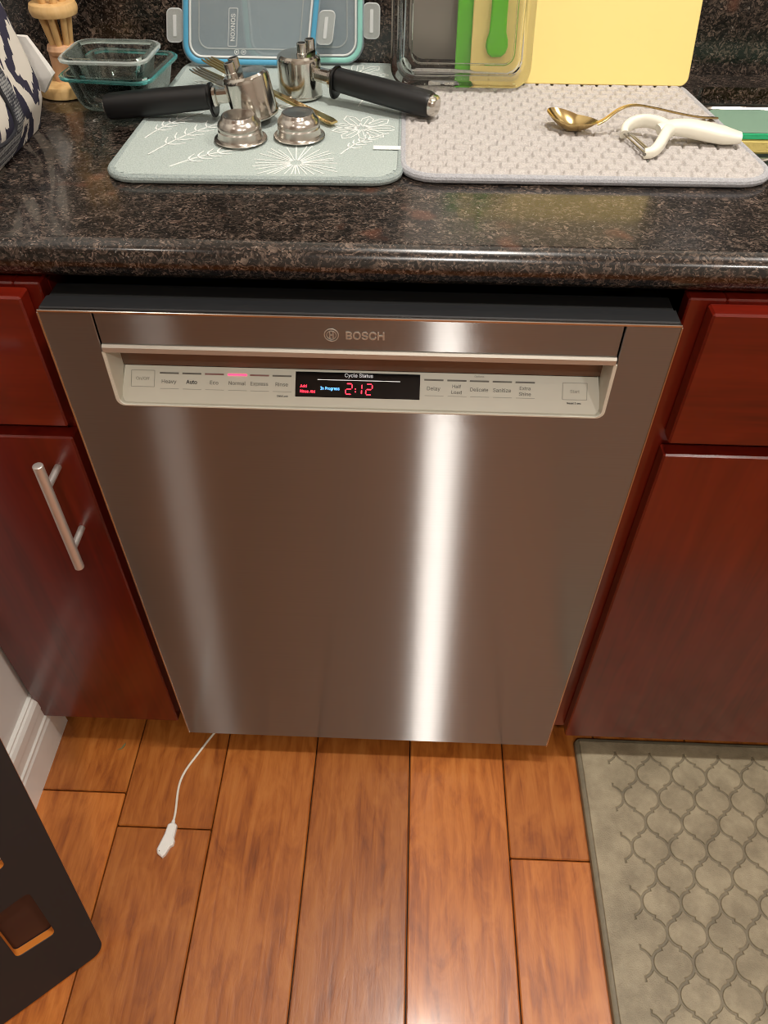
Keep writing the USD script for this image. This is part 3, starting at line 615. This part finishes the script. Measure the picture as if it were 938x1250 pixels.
part(ml, 'care_tag', [rbox(.004, .034, .238, .2475, MZ + .0083, MZ + .0092, .0003)], 'print_white', smooth=False, label='small white care tag')
# white line drawing, as thin raised print
fp = []
LMP = Polygon(lm_loop).buffer(-.007)
def stroke(pts, w=.0011):
    w *= .72
    ls = LineString(pts).buffer(w, quad_segs=2).intersection(LMP)
    for g in getattr(ls, 'geoms', [ls]):
        if g.is_empty or g.area < 1e-7: continue
        ring_ = np.array(g.exterior.coords)[:-1]
        if len(ring_) > 3: fp.append(moved(plate(ring_, .0004, .0001, [np.array(h.coords)[:-1] for h in g.interiors]), 0, 0, MZ + .0077))
def burst(cx, cy, r, n, flat_=1.0, petals=False):
    for k in range(n):
        t = 2 * math.pi * k / n + rng.uniform(-.08, .08); R_ = r * rng.uniform(.8, 1.05)
        if petals:
            loop = [(cx + R_ * (s * math.cos(t) - w_ * math.sin(t)), cy + R_ * (s * math.sin(t) + w_ * math.cos(t))) for s, w_ in [(0.12, 0), (.45, .17), (.8, .18), (1, 0), (.8, -.18), (.45, -.17), (.12, 0)]]
            stroke(loop, .0009)
        stroke([(cx + .12 * R_ * math.cos(t), cy + .12 * R_ * math.sin(t)), (cx + .8 * R_ * math.cos(t), cy + .8 * R_ * math.sin(t))], .0008)
def stem(p0, p1, leaves=4, size=.016):
    p0, p1 = np.array(p0), np.array(p1); d_ = p1 - p0; n_ = np.array([-d_[1], d_[0]]) / np.linalg.norm(d_); u_ = d_ / np.linalg.norm(d_)
    cv = [p0 + d_ * s + n_ * .008 * math.sin(s * 3) for s in np.linspace(0, 1, 9)]
    stroke(cv, .0011)
    for k in range(leaves):
        b_ = cv[2 + k] if 2 + k < 9 else cv[-1]
        for sd in (-1, 1):
            q = u_ * .7 + n_ * sd * .7
            stroke([b_, b_ + q * size * .5 + n_ * sd * .002, b_ + q * size, b_ + q * size * .5 - u_ * .003, b_], .0008)
burst(-.075, .200, .060, 30)
burst(-.012, .300, .040, 9, petals=True)
burst(-.03, .485, .045, 8, petals=True)
burst(-.20, .45, .04, 18)
stem((-.235, .215), (-.165, .315), 5, .02); stem((-.205, .185), (-.13, .235), 4); stem((-.25, .26), (-.20, .34), 4); stem((-.03, .225), (.02, .285), 4, .013)
stem((-.15, .36), (-.06, .345), 4); stem((-.02, .37), (.02, .46), 4)
part(ml, 'floral_print', fp, 'print_white', smooth=False, label='white line flowers and leaves', kind='stuff')

rm_loop = quad_round([(.0375, .176), (.4215, .1805), (.382, .476), (.0325, .474)], .034)
mr_ = thing('drying_mat', 'pale grey waffle-textured dish drying mat with a grey corded border', 'drying mat', (.22, .32, T))
def waffle(X, Y):
    P3 = np.column_stack([X.ravel() * 60, Y.ravel() * 60, np.zeros(X.size)])
    w1 = meshkit.noise(P3).reshape(X.shape); w2 = meshkit.noise(P3 + 31.7).reshape(X.shape)
    u_ = (X + .0030 * w1) / .0185; v_ = (Y + .0030 * w2) / .0150
    row = np.floor(v_); u2 = u_ + .5 * (row % 2)
    du = np.abs(u2 - np.round(u2)); dv = np.abs(v_ - np.round(v_))
    crease = np.maximum(np.clip(1.4 - du / .085, 0, 1), np.clip(1.4 - dv / .11, 0, 1))
    return .0026 * (1 - crease) * (1 + .4 * w1) + .0004 * np.cos(du * math.pi) * np.cos(dv * math.pi) + .0002 * w2
top, body = cloth(rm_loop, MZ, .0068, waffle, .00105)
part(mr_, 'cloth', [top, body], 'grey_cloth', smooth=True)
part(mr_, 'binding', tube([(*q, MZ + .0046) for q in rm_loop], .0046, 10, closed=True), 'grey_binding')
MT = MZ + .0090      # top of the cloth

# ------------------------------------------------------------------ coffee gear
def lathe_at(prof, x, y, z, seg=48): return moved(lathe(prof, seg), x, y, z)
BASK = [(.0288, 0), (.0292, .0008), (.0285, .0016), (.0252, .0024), (.0243, .0040), (.0238, .0095), (.0228, .0110), (.0229, .0120), (.0238, .0132), (.0237, .0152), (.0224, .0180), (.0203, .0202), (.0190, .0218), (.0184, .0238), (.0176, .0250), (.0160, .0253), (.0148, .0249), (.008, .0252), (0, .0253)]
def basket(label, x, y, k=1.0):
    b = thing('filter_basket', label, 'filter basket', (x, y, MT + .001))
    part(b, 'cup', lathe_at([(r * k, z * k) for r, z in BASK[3:]], x, y, MT + .001), 'satin_steel', smooth=28)
    part(b, 'flange', lathe_at([(.0238 * k, .0002), (.0286 * k, 0), (.0292 * k, .0008), (.0285 * k, .0016), (.0245 * k, .0025)], x, y, MT + .001), 'satin_steel', smooth=28)
basket('upturned steel coffee filter basket in front of the tilted portafilter', -.1425, .2570)
basket('upturned steel coffee filter basket right of the other basket and near the gold fork', -.0792, .2690, .98)

def portafilter(label, grp, T4, handle_pts, cap_chrome):
    """body in local space: rim at z=0, closed end up, handle towards +x"""
    def put(m): m = tm(m).copy(); m.apply_transform(T4); return m
    o = T4[:3, 3]
    p = thing('portafilter', label, 'portafilter', tuple(o))
    part(p, 'body', put(lathe([(.0235, .0), (.0262, 0), (.0268, .0012), (.0268, .0030), (.0262, .0042), (.0262, .0395), (.0250, .0430), (.0222, .0450), (.0, .0462)], 56)), 'polished_steel', smooth=28)
    part(p, 'inner_rim', put(lathe([(.0225, -.0006), (.0258, -.0006), (.0258, .0002), (.0225, .0002)], 40)), 'spout_hole', smooth=28)
    part(p, 'lug', [put(rbox(-.004, .004, s * .026 - .0035, s * .026 + .0035, .0012, .0052)) for s in (-1, 1)][0:1], 'polished_steel', smooth=False)
    sp_ = part(p, 'spout_block', put(cat(moved(loft([ring(rr(.0065 - c, .0150 - c, .006), z) for c, z in ((0, .0430), (0, .0490), (.0012, .0505))]), .0110, 0))), 'polished_steel', smooth=28)
    for s in (-1, 1):
        part(sp_, 'spout', put(moved(lathe([(.0058, 0), (.0060, .0115), (.0056, .0126), (.0044, .0126), (.0041, .008), (0, .0078)], 24), .0112, s * .0088, .0470)), 'polished_steel', smooth=28)
        part(sp_, 'spout_hole', put(moved(lathe([(.0042, 0), (.0042, .0004)], 20), .0112, s * .0088, .0586)), 'spout_hole', smooth=False)
    H0, H1_ = (np.array(q, float) for q in handle_pts)          # world: neck end, far end
    ax = (H1_ - H0) / np.linalg.norm(H1_ - H0); ln = np.linalg.norm(H1_ - H0)
    side = np.cross([0, 0, 1.0], ax); side /= np.linalg.norm(side); up = np.cross(ax, side)
    def along(m): return xform(m, side, up, ax, H0)
    bodyc = (T4 @ np.array([0, 0, .022, 1]))[:3]; k0 = -(np.linalg.norm(H0 - bodyc) - .0235)
    part(p, 'neck', along(cat(loft([ring(rr(r, r, r * .6, 3), z) for r, z in ((.0072, k0), (.0078, -.006), (.0100, -.0045), (.0104, -.0015), (.0085, .0004))]))), 'polished_steel', smooth=20)
    part(p, 'flange', along(cat(loft([ring(rr(hx_, hy_, min(hx_, hy_) * .9, 6) + [0, oy], z) for hx_, hy_, oy, z in ((.0125, .0165, -.0035, .0002), (.0138, .0178, -.0035, .0012), (.0138, .0178, -.0035, .0034), (.0122, .0155, -.0025, .0046))]))), 'gloss_black', smooth=30)
    e = ln - .0085 if cap_chrome else ln
    part(p, 'grip', along(loft([ring(rr(a_ * 1.1, b_ * 1.1, min(a_, b_) * .9, 6), z) for a_, b_, z in ((.0100, .0110, .004), (.0116, .0112, .010), (.0126, .0120, e * .45), (.0128, .0122, e * .8), (.0126, .0120, e - .003), (.0118, .0113, e))])), 'black_grip', smooth=30)
    if cap_chrome:
        part(p, 'end_cap', along(loft([ring(rr(a_, b_, min(a_, b_) * .85, 6), z) for a_, b_, z in ((.0112, .0108, e - .001), (.0117, .0112, e + .0005), (.0115, .0110, e + .005), (.0100, .0096, ln - .0012), (.0085, .0082, ln))])), 'polished_steel', smooth=30, label='chrome end cap')
    else:
        part(p, 'end_cap', along(loft([ring(rr(a_, b_, min(a_, b_) * .85, 6), z) for a_, b_, z in ((.0108, .0104, e - .001), (.0112, .0107, e + .0010), (.0100, .0096, e + .0024), (.0075, .0073, e + .003))])), 'polished_steel', smooth=30, label='chrome end cap')
def T_from(xdir, tilt_axis_deg, o):
    x_ = np.array(xdir, float); x_[2] = 0; x_ /= np.linalg.norm(x_); y_ = np.cross([0, 0, 1.0], x_); a_ = math.radians(tilt_axis_deg)
    X = x_ * math.cos(a_) - np.array([0, 0, 1.0]) * math.sin(a_); Zx = np.array([0, 0, 1.0]) * math.cos(a_) + x_ * math.sin(a_)
    M = np.eye(4); M[:3, 0] = X; M[:3, 1] = y_; M[:3, 2] = Zx; M[:3, 3] = o; return M
# left one: tipped so its handle rests on the counter
portafilter('tilted steel portafilter with a black handle pointing left', None, T_from((-1, .08, 0), 11, (-.1335, .3135, MT + .0056)), [(-.1800, .3150, .9490), (-.3075, .3260, .9325)], False)
portafilter('upright steel portafilter with a black handle pointing right', None, T_from((.9, -.43, 0), 0, (-.0925, .4010, MT + .0009)), [(-.0485, .3790, .9500), (.0735, .3215, .9400)], True)

# forks: the gold one is long, its handle comes out between the portafilters
def fork(label, mat, p_tip, p_end, lift_tip, lift_end, mid=.0):
    p_tip, p_end = np.array(p_tip, float), np.array(p_end, float)
    ln = np.linalg.norm(p_end - p_tip); u_ = (p_end - p_tip) / ln; n_ = np.array([-u_[1], u_[0]])
    f = thing('fork', label, 'fork', ((p_tip[0] + p_end[0]) / 2, (p_tip[1] + p_end[1]) / 2, MT))
    def zz(s): return np.interp(s, [0, .05, .075, .12, 1], [lift_tip, lift_tip + .001, lift_tip - .0, (lift_tip + lift_end) / 2 + .004, lift_end])
    def at(s, w, dz=0): q = p_tip + u_ * s + n_ * w; return np.array([q[0], q[1], np.interp(s, [0, ln * .16, ln * .25, ln * .36, ln], [lift_tip + .002, lift_tip - .003, lift_tip - .002, lift_tip + (lift_end - lift_tip) * .35 + mid, lift_end]) + dz])
    def strip(sec):      # sections (s, centre offset, half width, half thickness)
        return loft([np.array([at(s, w - h, -t), at(s, w + h, -t), at(s, w + h * 1.02, 0), at(s, w + h * .8, t), at(s, w - h * .8, t), at(s, w - h * 1.02, 0)]) for s, w, h, t in sec])
    part(f, 'head', strip([(.046, 0, .0098, .0008), (.052, 0, .0110, .0009), (.062, 0, .0102, .001), (.072, 0, .0060, .0012), (.080, 0, .0036, .0015)]), mat)
    for k in (-1.5, -.5, .5, 1.5):
        part(f, 'tine', strip([(0, k * .0050, .0007, .0005), (.006, k * .0051, .0014, .0008), (.048, k * .0056, .0018, .0009)]), mat)
    part(f, 'handle', strip([(.078, 0, .0036, .0015), (ln * .55, 0, .0036, .0017), (ln * .8, 0, .0050, .0018), (ln - .006, 0, .0062, .0018), (ln, 0, .0052, .0012)]), mat)
fork('gold fork whose handle lies between the two portafilters', 'gold', (-.2180, .4620), (-.0430, .3010), .9440, MT + .0040)
fork('fork with silvery tines under the chrome neck of the tilted portafilter', 'fork_steel', (-.2300, .4400), (-.1180, .3560), .9390, MT + .0035)

# ------------------------------------------------------------------ gold spoon and peeler
s_ = thing('spoon', 'gold spoon with its bowl on the waffle drying mat', 'spoon', (.2300, .29, MT))
bc = np.array([.2235, .2985]); bu = np.array([.885, -.466]); bu /= np.linalg.norm(bu); bn = np.array([-bu[1], bu[0]])
# bowl: egg plan from tip (-u) to neck (+u)
ang = np.arange(40) * 2 * np.pi / 40
def egg(k, z): return np.array([[*(bc + bu * (.030 * k * math.cos(t)) + bn * (.0165 * k * math.sin(t) * (1 - .16 * math.cos(t)))), z + (.006 * max(0, -math.cos(t)) * k + .002 * max(0, math.cos(t)) * k)] for t in ang])
zb = MT + .0010
outer_r = [egg(k, zb + .0115 * k ** 2.2) for k in (.02, .2, .4, .6, .78, .9, .98, 1.0)]
inner_r = [egg(k * .985, zb + .0009 + .0115 * k ** 2.2) for k in (1.0, .98, .9, .78, .6, .4, .2, .02)]
part(s_, 'bowl', loft(outer_r + inner_r), 'gold', smooth=50)
hp = spline([(*(bc + bu * .0285), zb + .0125), (.2575, .2870, zb + .0165), (.2690, .2930, zb + .0230), (.2850, .3020, zb + .0262), (.3050, .3120, zb + .0225), (.3500, .3260, zb + .0105), (.3950, .3400, zb + .0022)], 50)
wv = np.interp(np.linspace(0, 1, 50), [0, .1, .3, .7, 1], [.0042, .0026, .0026, .0044, .0062])
pp, tt, aa, bb_ = frame_along(hp); sec = np.array([(-1, 0), (-.8, .8), (.8, .8), (1, 0), (.8, -.8), (-.8, -.8)])
part(s_, 'handle', loft([pp[i] + np.outer(sec[:, 0] * wv[i], aa[i]) + np.outer(sec[:, 1] * .0014, bb_[i]) for i in range(50)]), 'gold', smooth=50)
pe = thing('vegetable_peeler', 'white plastic Y peeler with steel blades on the waffle mat', 'peeler', (.33, .26, MT))
# two arms sweep into a thick handle
def swept(pts, w, h, n=40):
    q = spline(pts, n); W_ = np.interp(np.linspace(0, 1, n), np.linspace(0, 1, len(w)), w); Hh = np.interp(np.linspace(0, 1, n), np.linspace(0, 1, len(h)), h)
    t_ = np.gradient(q, axis=0); t_ /= np.linalg.norm(t_, axis=1, keepdims=True); sd = np.cross(t_, [0, 0, 1.0]); sd /= np.linalg.norm(sd, axis=1, keepdims=True); up = np.cross(sd, t_)
    base_ = rr(1, 1, .75, 5)
    return loft([q[i] + np.outer(base_[:, 0] * W_[i], sd[i]) + np.outer(base_[:, 1] * Hh[i], up[i]) for i in range(n)])
def vary_(m): return m
hz = MT + .0085
hm = swept([(.3120, .2650, hz + .006), (.3300, .2680, hz + .0085), (.3560, .2690, hz + .0060), (.3800, .2665, hz + .0025), (.4010, .2630, hz + .001)], [.0075, .0095, .0125, .0132, .0125, .0085], [.0060, .0075, .0085, .0085, .0080, .0050])
arm1 = swept([(.3220, .2690, hz + .0070), (.3080, .2840, hz + .0085), (.2930, .2890, hz + .0065), (.2795, .2800, hz + .0015), (.2780, .2730, hz - .0015)], [.0060, .0050, .0046, .0046, .0042], [.0070, .0068, .0068, .0066, .0055])
arm2 = swept([(.3220, .2620, hz + .0070), (.3130, .2450, hz + .0055), (.3060, .2330, hz + .0010), (.2970, .2240, hz - .0015), (.2905, .2230, hz - .002)], [.0065, .0055, .0056, .0052, .0044], [.0070, .0068, .0066, .0058, .0050])
part(pe, 'handle', [hm, arm1, arm2], 'peeler_white', smooth=50)
for k, (dx, dz) in enumerate(((0, .0), (.0042, .0012), (.0080, .0005))):
    b0, b1 = np.array([.2780 + dx, .2730, hz - .001 + dz]), np.array([.2905 + dx, .2240, hz - .0015 + dz])
    part(pe, 'blade', tube([b0, (b0 + b1) / 2, b1], .0012, 8, flat=.6), 'blade')
part(pe, 'pivot', tube([(.2895, .2190, hz - .0012), (.2898, .2178, hz - .0012)], .0016, 12), 'grey_mark')

# ------------------------------------------------------------------ boards and baking dish leaning at the back
S = .30
LN = math.hypot(S, 1)
yb = thing('chopping_board', 'pale yellow plastic chopping board leaning against the splash', 'chopping board', (.253, .4525, MT))
def leanplate(hx_, h, t, r, c=.0009): return moved(plate(rr(hx_, h / 2, r, 8), t, c), 0, h / 2, 0)
part(yb, 'panel', leaning(leanplate(.137, .19, .0038, .010), .2525, .4560, MT + .0004, .285), 'yellow_board', smooth=False)
gb = thing('chopping_board', 'bright green chopping board mostly hidden behind the yellow board', 'chopping board', (.22, .468, MT))
part(gb, 'panel', leaning(leanplate(.122, .18, .003, .008), .2190, .4668, MT + .0004, .262), 'green_board', smooth=False)
gh = thing('utensil', 'bright green utensil handle between the yellow board and the glass dish', 'utensil', (.146, .46, MT))
part(gh, 'handle', leaning(moved(loft([ring(rr(w_, t_, t_ * .9, 5), z) for w_, t_, z in ((.0060, .0016, 0), (.0110, .0030, .004), (.0136, .0035, .011), (.0130, .0035, .018), (.0104, .0032, .026), (.0098, .0032, .040), (.0100, .0032, .12), (.0085, .0022, .127))]).apply_transform(np.array([[1, 0, 0, 0], [0, 0, 1, 0], [0, -1, 0, 0], [0, 0, 0, 1.0]])), 0, 0, 0), .1460, .4510, MT + .0315, .285), 'green_handle', smooth=40)
part(gh, 'hook', tube(spline([(.146, .4825, 1.085), (.146, .4890, 1.106), (.146, .4950, 1.1195), (.146, .5035, 1.1225), (.146, .5110, 1.1190), (.146, .5125, 1.108)], 24), .0022, 10), 'green_handle')
tg = thing('baking_tray', 'dull grey tray standing at the very back behind the boards', 'tray', (.22, .525, T))
part(tg, 'panel', leaning(leanplate(.1800, .26, .0016, .022, .0004), .2170, .5225, T + .0175, .03), 'tray_grey', smooth=False)
part(tg, 'rolled_edge', leaning(tube([(x_ , y_ + .1387, .0008) for x_, y_ in rr(.1845, .1385, .026, 8)], .0024, 10, closed=True), .2170, .5225, T + .0024, .03), 'gloss_black', label='dark rolled edge')
# glass baking dish on edge, base towards the viewer
dsh = thing('baking_dish', 'clear glass baking dish standing on edge before the yellow board', 'baking dish', (.105, .43, MT))
hw_, hh_ = .0825, .072
def dring(dx, z, r=.02): return ring(rr(hw_ - dx, hh_ - dx, max(r - dx * .4, .006), 8), z)
dshell = loft([dring(-.0005, .0000), dring(-.004, .0012), dring(-.0045, .0032), dring(-.003, .0048), dring(.003, .006), dring(.0085, .026), dring(.0125, .0290), dring(.0160, .0302), dring(.0175, .0292), dring(.0215, .0292), dring(.0175, .0270), dring(.0120, .0240), dring(.0085, .0200), dring(.0045, .004)][:10] + [], cap0=False, cap1=False) if False else None
outer_rings = [dring(.0042, .0004), dring(-.0015, .0000), dring(-.0042, .0014), dring(-.0042, .0034), dring(-.0020, .0048), dring(.0030, .0062), dring(.0080, .0250), dring(.0110, .0290), dring(.0150, .0306)]
inner_rings = [dring(.0180, .0270), dring(.0145, .0262), dring(.0122, .0235), dring(.0072, .0060)]
GL = loft([outer_rings[0]] + outer_rings[1:], cap0=False, cap1=True)
vin = loft(inner_rings[::-1] , cap0=False, cap1=True)
def shell(outer_, inner_):
    """outer_: loops from rim to base; inner_: loops from rim to inner base"""
    m = loft(inner_[::-1] + outer_); return m
dish_m = shell([dring(-.0015, .0000), dring(-.0042, .0014), dring(-.0042, .0034), dring(-.0020, .0048), dring(.0030, .0062), dring(.0080, .0250), dring(.0110, .0290), dring(.0150, .0306)],
               [dring(.0042, .0006), dring(.0072, .0060), dring(.0122, .0235), dring(.0145, .0262), dring(.0180, .0272)])
part(dsh, 'glass_shell', leaning(moved(dish_m, 0, hh_ + .0042, 0), .1030, .4375, MT + .0004, .29), 'thin_glass', smooth=40)
foot = tube([(x_, y_ + hh_ + .0042, .0306) for x_, y_ in rr(hw_ - .021, hh_ - .021, .012, 8)], .0012, 8, closed=True)
part(dsh, 'base_ridge', leaning(foot, .1030, .4375, MT + .0004, .29), 'thin_glass', smooth=40)
part(dsh, 'grip_ridge', leaning(tube([(-.022, .105, .0310), (-.020, .098, .0310), (-.012, .0955, .0310), (.020, .0955, .0310), (.026, .099, .0310), (.028, .106, .0310)], .0009, 8), .1030, .4375, MT + .0004, .29), 'thin_glass', smooth=40)

# ------------------------------------------------------------------ storage lids leaning at the back left
def lid(label, x, y, z, s, hx_, h, seal, shear, tabs, rot=0.0, marks=False):
    t = thing('storage_lid', label, 'lid', (x, y, z))
    def fin(m):
        m = tm(m).copy(); m.vertices[:, 0] += shear * m.vertices[:, 1]; return leaning(m, x, y, z, s, rot)
    c_ = h / 2
    part(t, 'panel', fin(moved(plate(rr(hx_ - .010, c_ - .010, .018, 8), .0016, .0004), 0, c_, .0015)), 'lid_film', smooth=False)
    part(t, 'rim', fin(loft([ring(rr(hx_ - d_, c_ - d_, .026 - d_, 8) + [0, c_], z_) for d_, z_ in ((0, 0), (0, .0030), (.0012, .0042), (.0105, .0042), (.0108, .0012), (.0095, 0))], closed=True)), 'lid_film', smooth=30)
    part(t, 'seal', fin(tube([(x_, y_ + c_, .0044) for x_, y_ in rr(hx_ - .0052, c_ - .0052, .021, 8)], .0032, 10, flat=.6, closed=True)), seal, smooth=40, label='coloured sealing ring')
    part(t, 'inner_lip', fin(tube([(x_, y_ + c_, .0044) for x_, y_ in rr(hx_ - .0108, c_ - .0108, .017, 8)], .0013, 8, closed=True)), 'white_seal', smooth=40)
    part(t, 'panel_ridge', fin(tube([(x_, y_ + c_, .0033) for x_, y_ in rr(hx_ - .022, c_ - .020, .014, 8)], .0008, 6, closed=True)), 'tab_film', smooth=40)
    for side, v0, v1 in tabs:
        sx = side * (hx_ + .0095)
        tb = part(t, 'tab', fin(moved(plate(rr(.0105, (v1 - v0) / 2, .006, 5), .0016, .0005), sx, (v0 + v1) / 2, .0008)), 'tab_film', smooth=False, label='clear locking tab')
        part(tb, 'tab_slot', fin(moved(plate(rr(.0022, (v1 - v0) / 2 - .007, .0008, 3), .0008, .0002), sx, (v0 + v1) / 2, .0024)), 'emboss_white', smooth=False)
        part(tb, 'tab_edge', fin(tube([(x_ + sx, y_ + (v0 + v1) / 2, .0016) for x_, y_ in rr(.0102, (v1 - v0) / 2 - .0004, .006, 5)], .0008, 6, closed=True)), 'emboss_white', smooth=40)
    if marks:
        w_ = meshkit.text_mesh('NOXNOS', .0052, .0004, True); w_.apply_transform(trimesh.transformations.rotation_matrix(math.pi / 2, [0, 0, 1])); b_ = w_.bounds
        lab = [fin(moved(plate(rr(.0058, .0215, .001, 3), .0004, .0001, [rr(.0051, .0208, .0007, 3)]), marks[0], marks[1], .0032))]
        w_ = moved(w_, marks[0] - (b_[0][0] + b_[1][0]) / 2, marks[1] - (b_[0][1] + b_[1][1]) / 2, .0032)
        part(t, 'embossed_mark', lab + [fin(w_)], 'emboss_white', smooth=False, label='embossed lettering')
        part(t, 'embossed_emblem', [fin(moved(ringm(.0024, .0033, .0004), marks[0] + dx_, marks[1] - .0275, .0032)) for dx_ in (.0060, .0150)] + [fin(moved(ringm(.0003, .0013, .0004), marks[0] + dx_, marks[1] - .0275, .0032)) for dx_ in (.0060, .0150)], 'emboss_white', smooth=False)
lid('clear storage lid with a blue seal, in front of the teal-sealed lid', -.1745, .5085, MT + .0002, .07, .0880, .1150, 'blue_seal', .16, [(-1, .0260, .0640), (1, .0260, .0640)], 0.0, (-.022, .0440))
lid('clear storage lid with a teal seal, behind the blue-sealed lid', -.1010, .5235, MT + .0002, .035, .0790, .1200, 'teal_seal', .02, [(1, .0300, .0700)], 0.0)

# ------------------------------------------------------------------ glass containers
def container(label, x, y, rotz, z, hx_, hy_, h, mat_rim, taper=.012, r=.018, th=.0028):
    g = thing('glass_container', label, 'container', (x, y, z))
    def q(dx, zz_): return ring(rr(hx_ - dx, hy_ - dx, max(r - dx * .3, .004), 7), zz_)
    m = shell([q(0, h), q(-.001, h - .002), q(0, h - .005), q(.002, h - .007), q(taper - .002, .010), q(taper + .001, .004), q(taper + .006, .0004), q(taper + .010, 0)],
              [q(th, h), q(th + .001, h - .006), q(taper + th, .010), q(taper + th + .004, .005), q(taper + th + .012, .004)])
    def fin(m_): m_ = tm(m_).copy(); m_.apply_transform(trimesh.transformations.rotation_matrix(rotz, [0, 0, 1])); return moved(m_, x, y, z)
    part(g, 'glass_shell', fin(m), 'clear_glass', smooth=40)
    part(g, 'rim', fin(loft([q(d_, zz_) for d_, zz_ in ((-.0012, h - .0055), (-.0042, h - .0045), (-.0046, h - .002), (-.0030, h - .0006), (-.0013, h - .0012))], closed=True)), mat_rim, smooth=40)
    return g
container('square glass container with a teal rim on the bare granite', -.3085, .3960, math.radians(-6), T + .0004, .0525, .0560, .0420, 'teal_glass', .010)
container('smaller clear glass container nested in the teal-rimmed one', -.3065, .3690, math.radians(-1.5), T + .0050, .0475, .0390, .0600, 'rim_glass', .014)

# ------------------------------------------------------------------ wooden stand, paper, bag
wx, wy = -.392, .424
ws = thing('wooden_stand', 'pale turned wooden stand of dowels rising beside the patterned bag', 'stand', (wx, wy, T))
part(ws, 'base', lathe_at([(.030, .0003), (.0335, .0015), (.034, .010), (.0325, .0135), (.012, .0150), (0, .0150)], wx, wy, T), 'pale_wood')
part(ws, 'stem', lathe_at([(.011, .014), (.0105, .046), (.0, .046)], wx, wy, T), 'pink_wood')
part(ws, 'collar', lathe_at([(.012, .044), (.0165, .0455), (.0180, .050), (.0165, .0545), (.012, .056), (0, .056)], wx + .007, wy, T), 'pink_wood', label='pinkish collar ring')
for k in range(7):
    t = 2 * math.pi * k / 7 + .3
    part(ws, 'dowel', tube([(wx + .008 + .0100 * math.cos(t), wy + .0100 * math.sin(t), T + .054), (wx + .008 + .0165 * math.cos(t), wy + .0165 * math.sin(t), T + .0875)], .0038, 12), 'pale_wood')
part(ws, 'disc', lathe_at([(.020, .0855), (.0262, .0865), (.0278, .0905), (.0278, .0945), (.0262, .0985), (.02, .0995), (0, .0995)], wx + .009, wy, T), 'pale_wood')
for k in range(6):
    t = 2 * math.pi * k / 6
    part(ws, 'dowel', tube([(wx + .009 + .0130 * math.cos(t), wy + .0130 * math.sin(t), T + .099), (wx + .009 + .0175 * math.cos(t), wy + .0175 * math.sin(t), T + .14)], .0042, 12), 'pale_wood')
# white folded paper poking out behind the bag
pc = [np.array(p_, float) for p_ in ((-.400, .366, .992), (-.3790, .364, .9530), (-.3950, .366, .9340), (-.4200, .364, .9500), (-.4240, .366, .994))]
mid_ = np.mean(pc, 0)
ppv = []
for w_ in (-.006, .006):
    for q in pc: ppv.append(q + np.array([0, w_ * (1.0 if q[2] < .96 else .5), 0]))
pm = trimesh.convex.convex_hull(np.array(ppv)).subdivide().subdivide(); pm.vertices += .0015 * np.column_stack([meshkit.noise(pm.vertices * 60 + k * 9) for k in range(3)])
solo('paper_towel', pm, 'paper_white', 'white folded paper corner sticking out behind the patterned bag', 'paper', smooth=40)
# bag: a bulging cloth tote, broad side towards +x
bg = thing('tote_bag', 'white cloth bag with navy ikat pattern and a woven strap', 'bag', (-.44, .19, T))
n_y, n_z = 44, 40
ys = np.linspace(0, 1, n_y); rings = []
zs = np.linspace(0, 1, n_z)
def bag_ring(w):
    z = T + .0006 + .235 * w
    belly = math.sin(min(1, w * 1.25 + .28) * math.pi / 2)
    hx_ = .050 + .020 * math.sin(math.pi * min(1, w * .9 + .18)) ; hx_ *= (.80 + .20 * min(1, w * 7)) * (1 - .35 * w)
    hy_ = (.150 + .010 * min(1, w * 5)) * (1 - .14 * w)
    cy_ = .170 - .01 * w
    loop = rr(hx_, hy_, hx_ * .40, 12)
    return np.column_stack([loop[:, 0] - .4360 - .010 * w, loop[:, 1] + cy_, np.full(len(loop), z)])
ws_ = np.r_[0, .012, .03, .06, np.linspace(.1, 1, 26)]
def shrink(rg, k): c0 = rg.mean(0); return (rg - c0) * [k, k, 1] + c0
BR = [shrink(bag_ring(0), .90)] + [bag_ring(w) for w in ws_]
bmesh = loft(BR)
bmesh.vertices += .003 * np.column_stack([meshkit.noise(bmesh.vertices * 22 + 5), meshkit.noise(bmesh.vertices * 22 + 50), np.zeros(len(bmesh.vertices))])
bmesh.vertices[:, 2] = np.maximum(bmesh.vertices[:, 2], T + .0005)
part(bg, 'cloth_body', bmesh, 'ikat', smooth=60)
# strap: a U band lying on the broad side
import trimesh.proximity
def surf_x(y, z):
    w = (z - T - .0006) / .235; rg = bag_ring(min(max(w, 0), 1)); q = rg[rg[:, 0] > rg[:, 0].mean()]
    o_ = np.argsort(q[:, 1]); return np.interp(y, q[o_, 1], q[o_, 0])
cl = spline([(.215, 1.10), (.2205, 1.03), (.228, .985), (.2345, .955), (.228, .934), (.205, .927), (.165, .932), (.11, .950), (.07, .99), (.06, 1.08)], 90)
d_ = np.gradient(cl, axis=0); d_ /= np.linalg.norm(d_, axis=1, keepdims=True); nn = np.column_stack([-d_[:, 1], d_[:, 0]])
def ribbon(off0, off1, lift, th):
    R_ = []
    for i in range(len(cl)):
        a_, b_ = cl[i] + nn[i] * off0, cl[i] + nn[i] * off1; m_ = (a_ + b_) / 2
        R_.append(np.array([(surf_x(*a_) + lift, *a_), (surf_x(*m_) + lift, *m_), (surf_x(*b_) + lift, *b_), (surf_x(*b_) + lift + th, *b_), (surf_x(*m_) + lift + th * 1.3, *m_), (surf_x(*a_) + lift + th, *a_)]))
    return loft(R_)
st = part(bg, 'strap', ribbon(-.0115, .0085, .0005, .003), 'strap_weave', smooth=50, label='grey woven strap')
part(st, 'strap_edge', ribbon(-.0150, -.0110, .0003, .0036), 'strap_dark', smooth=50, label='dark strap edge')
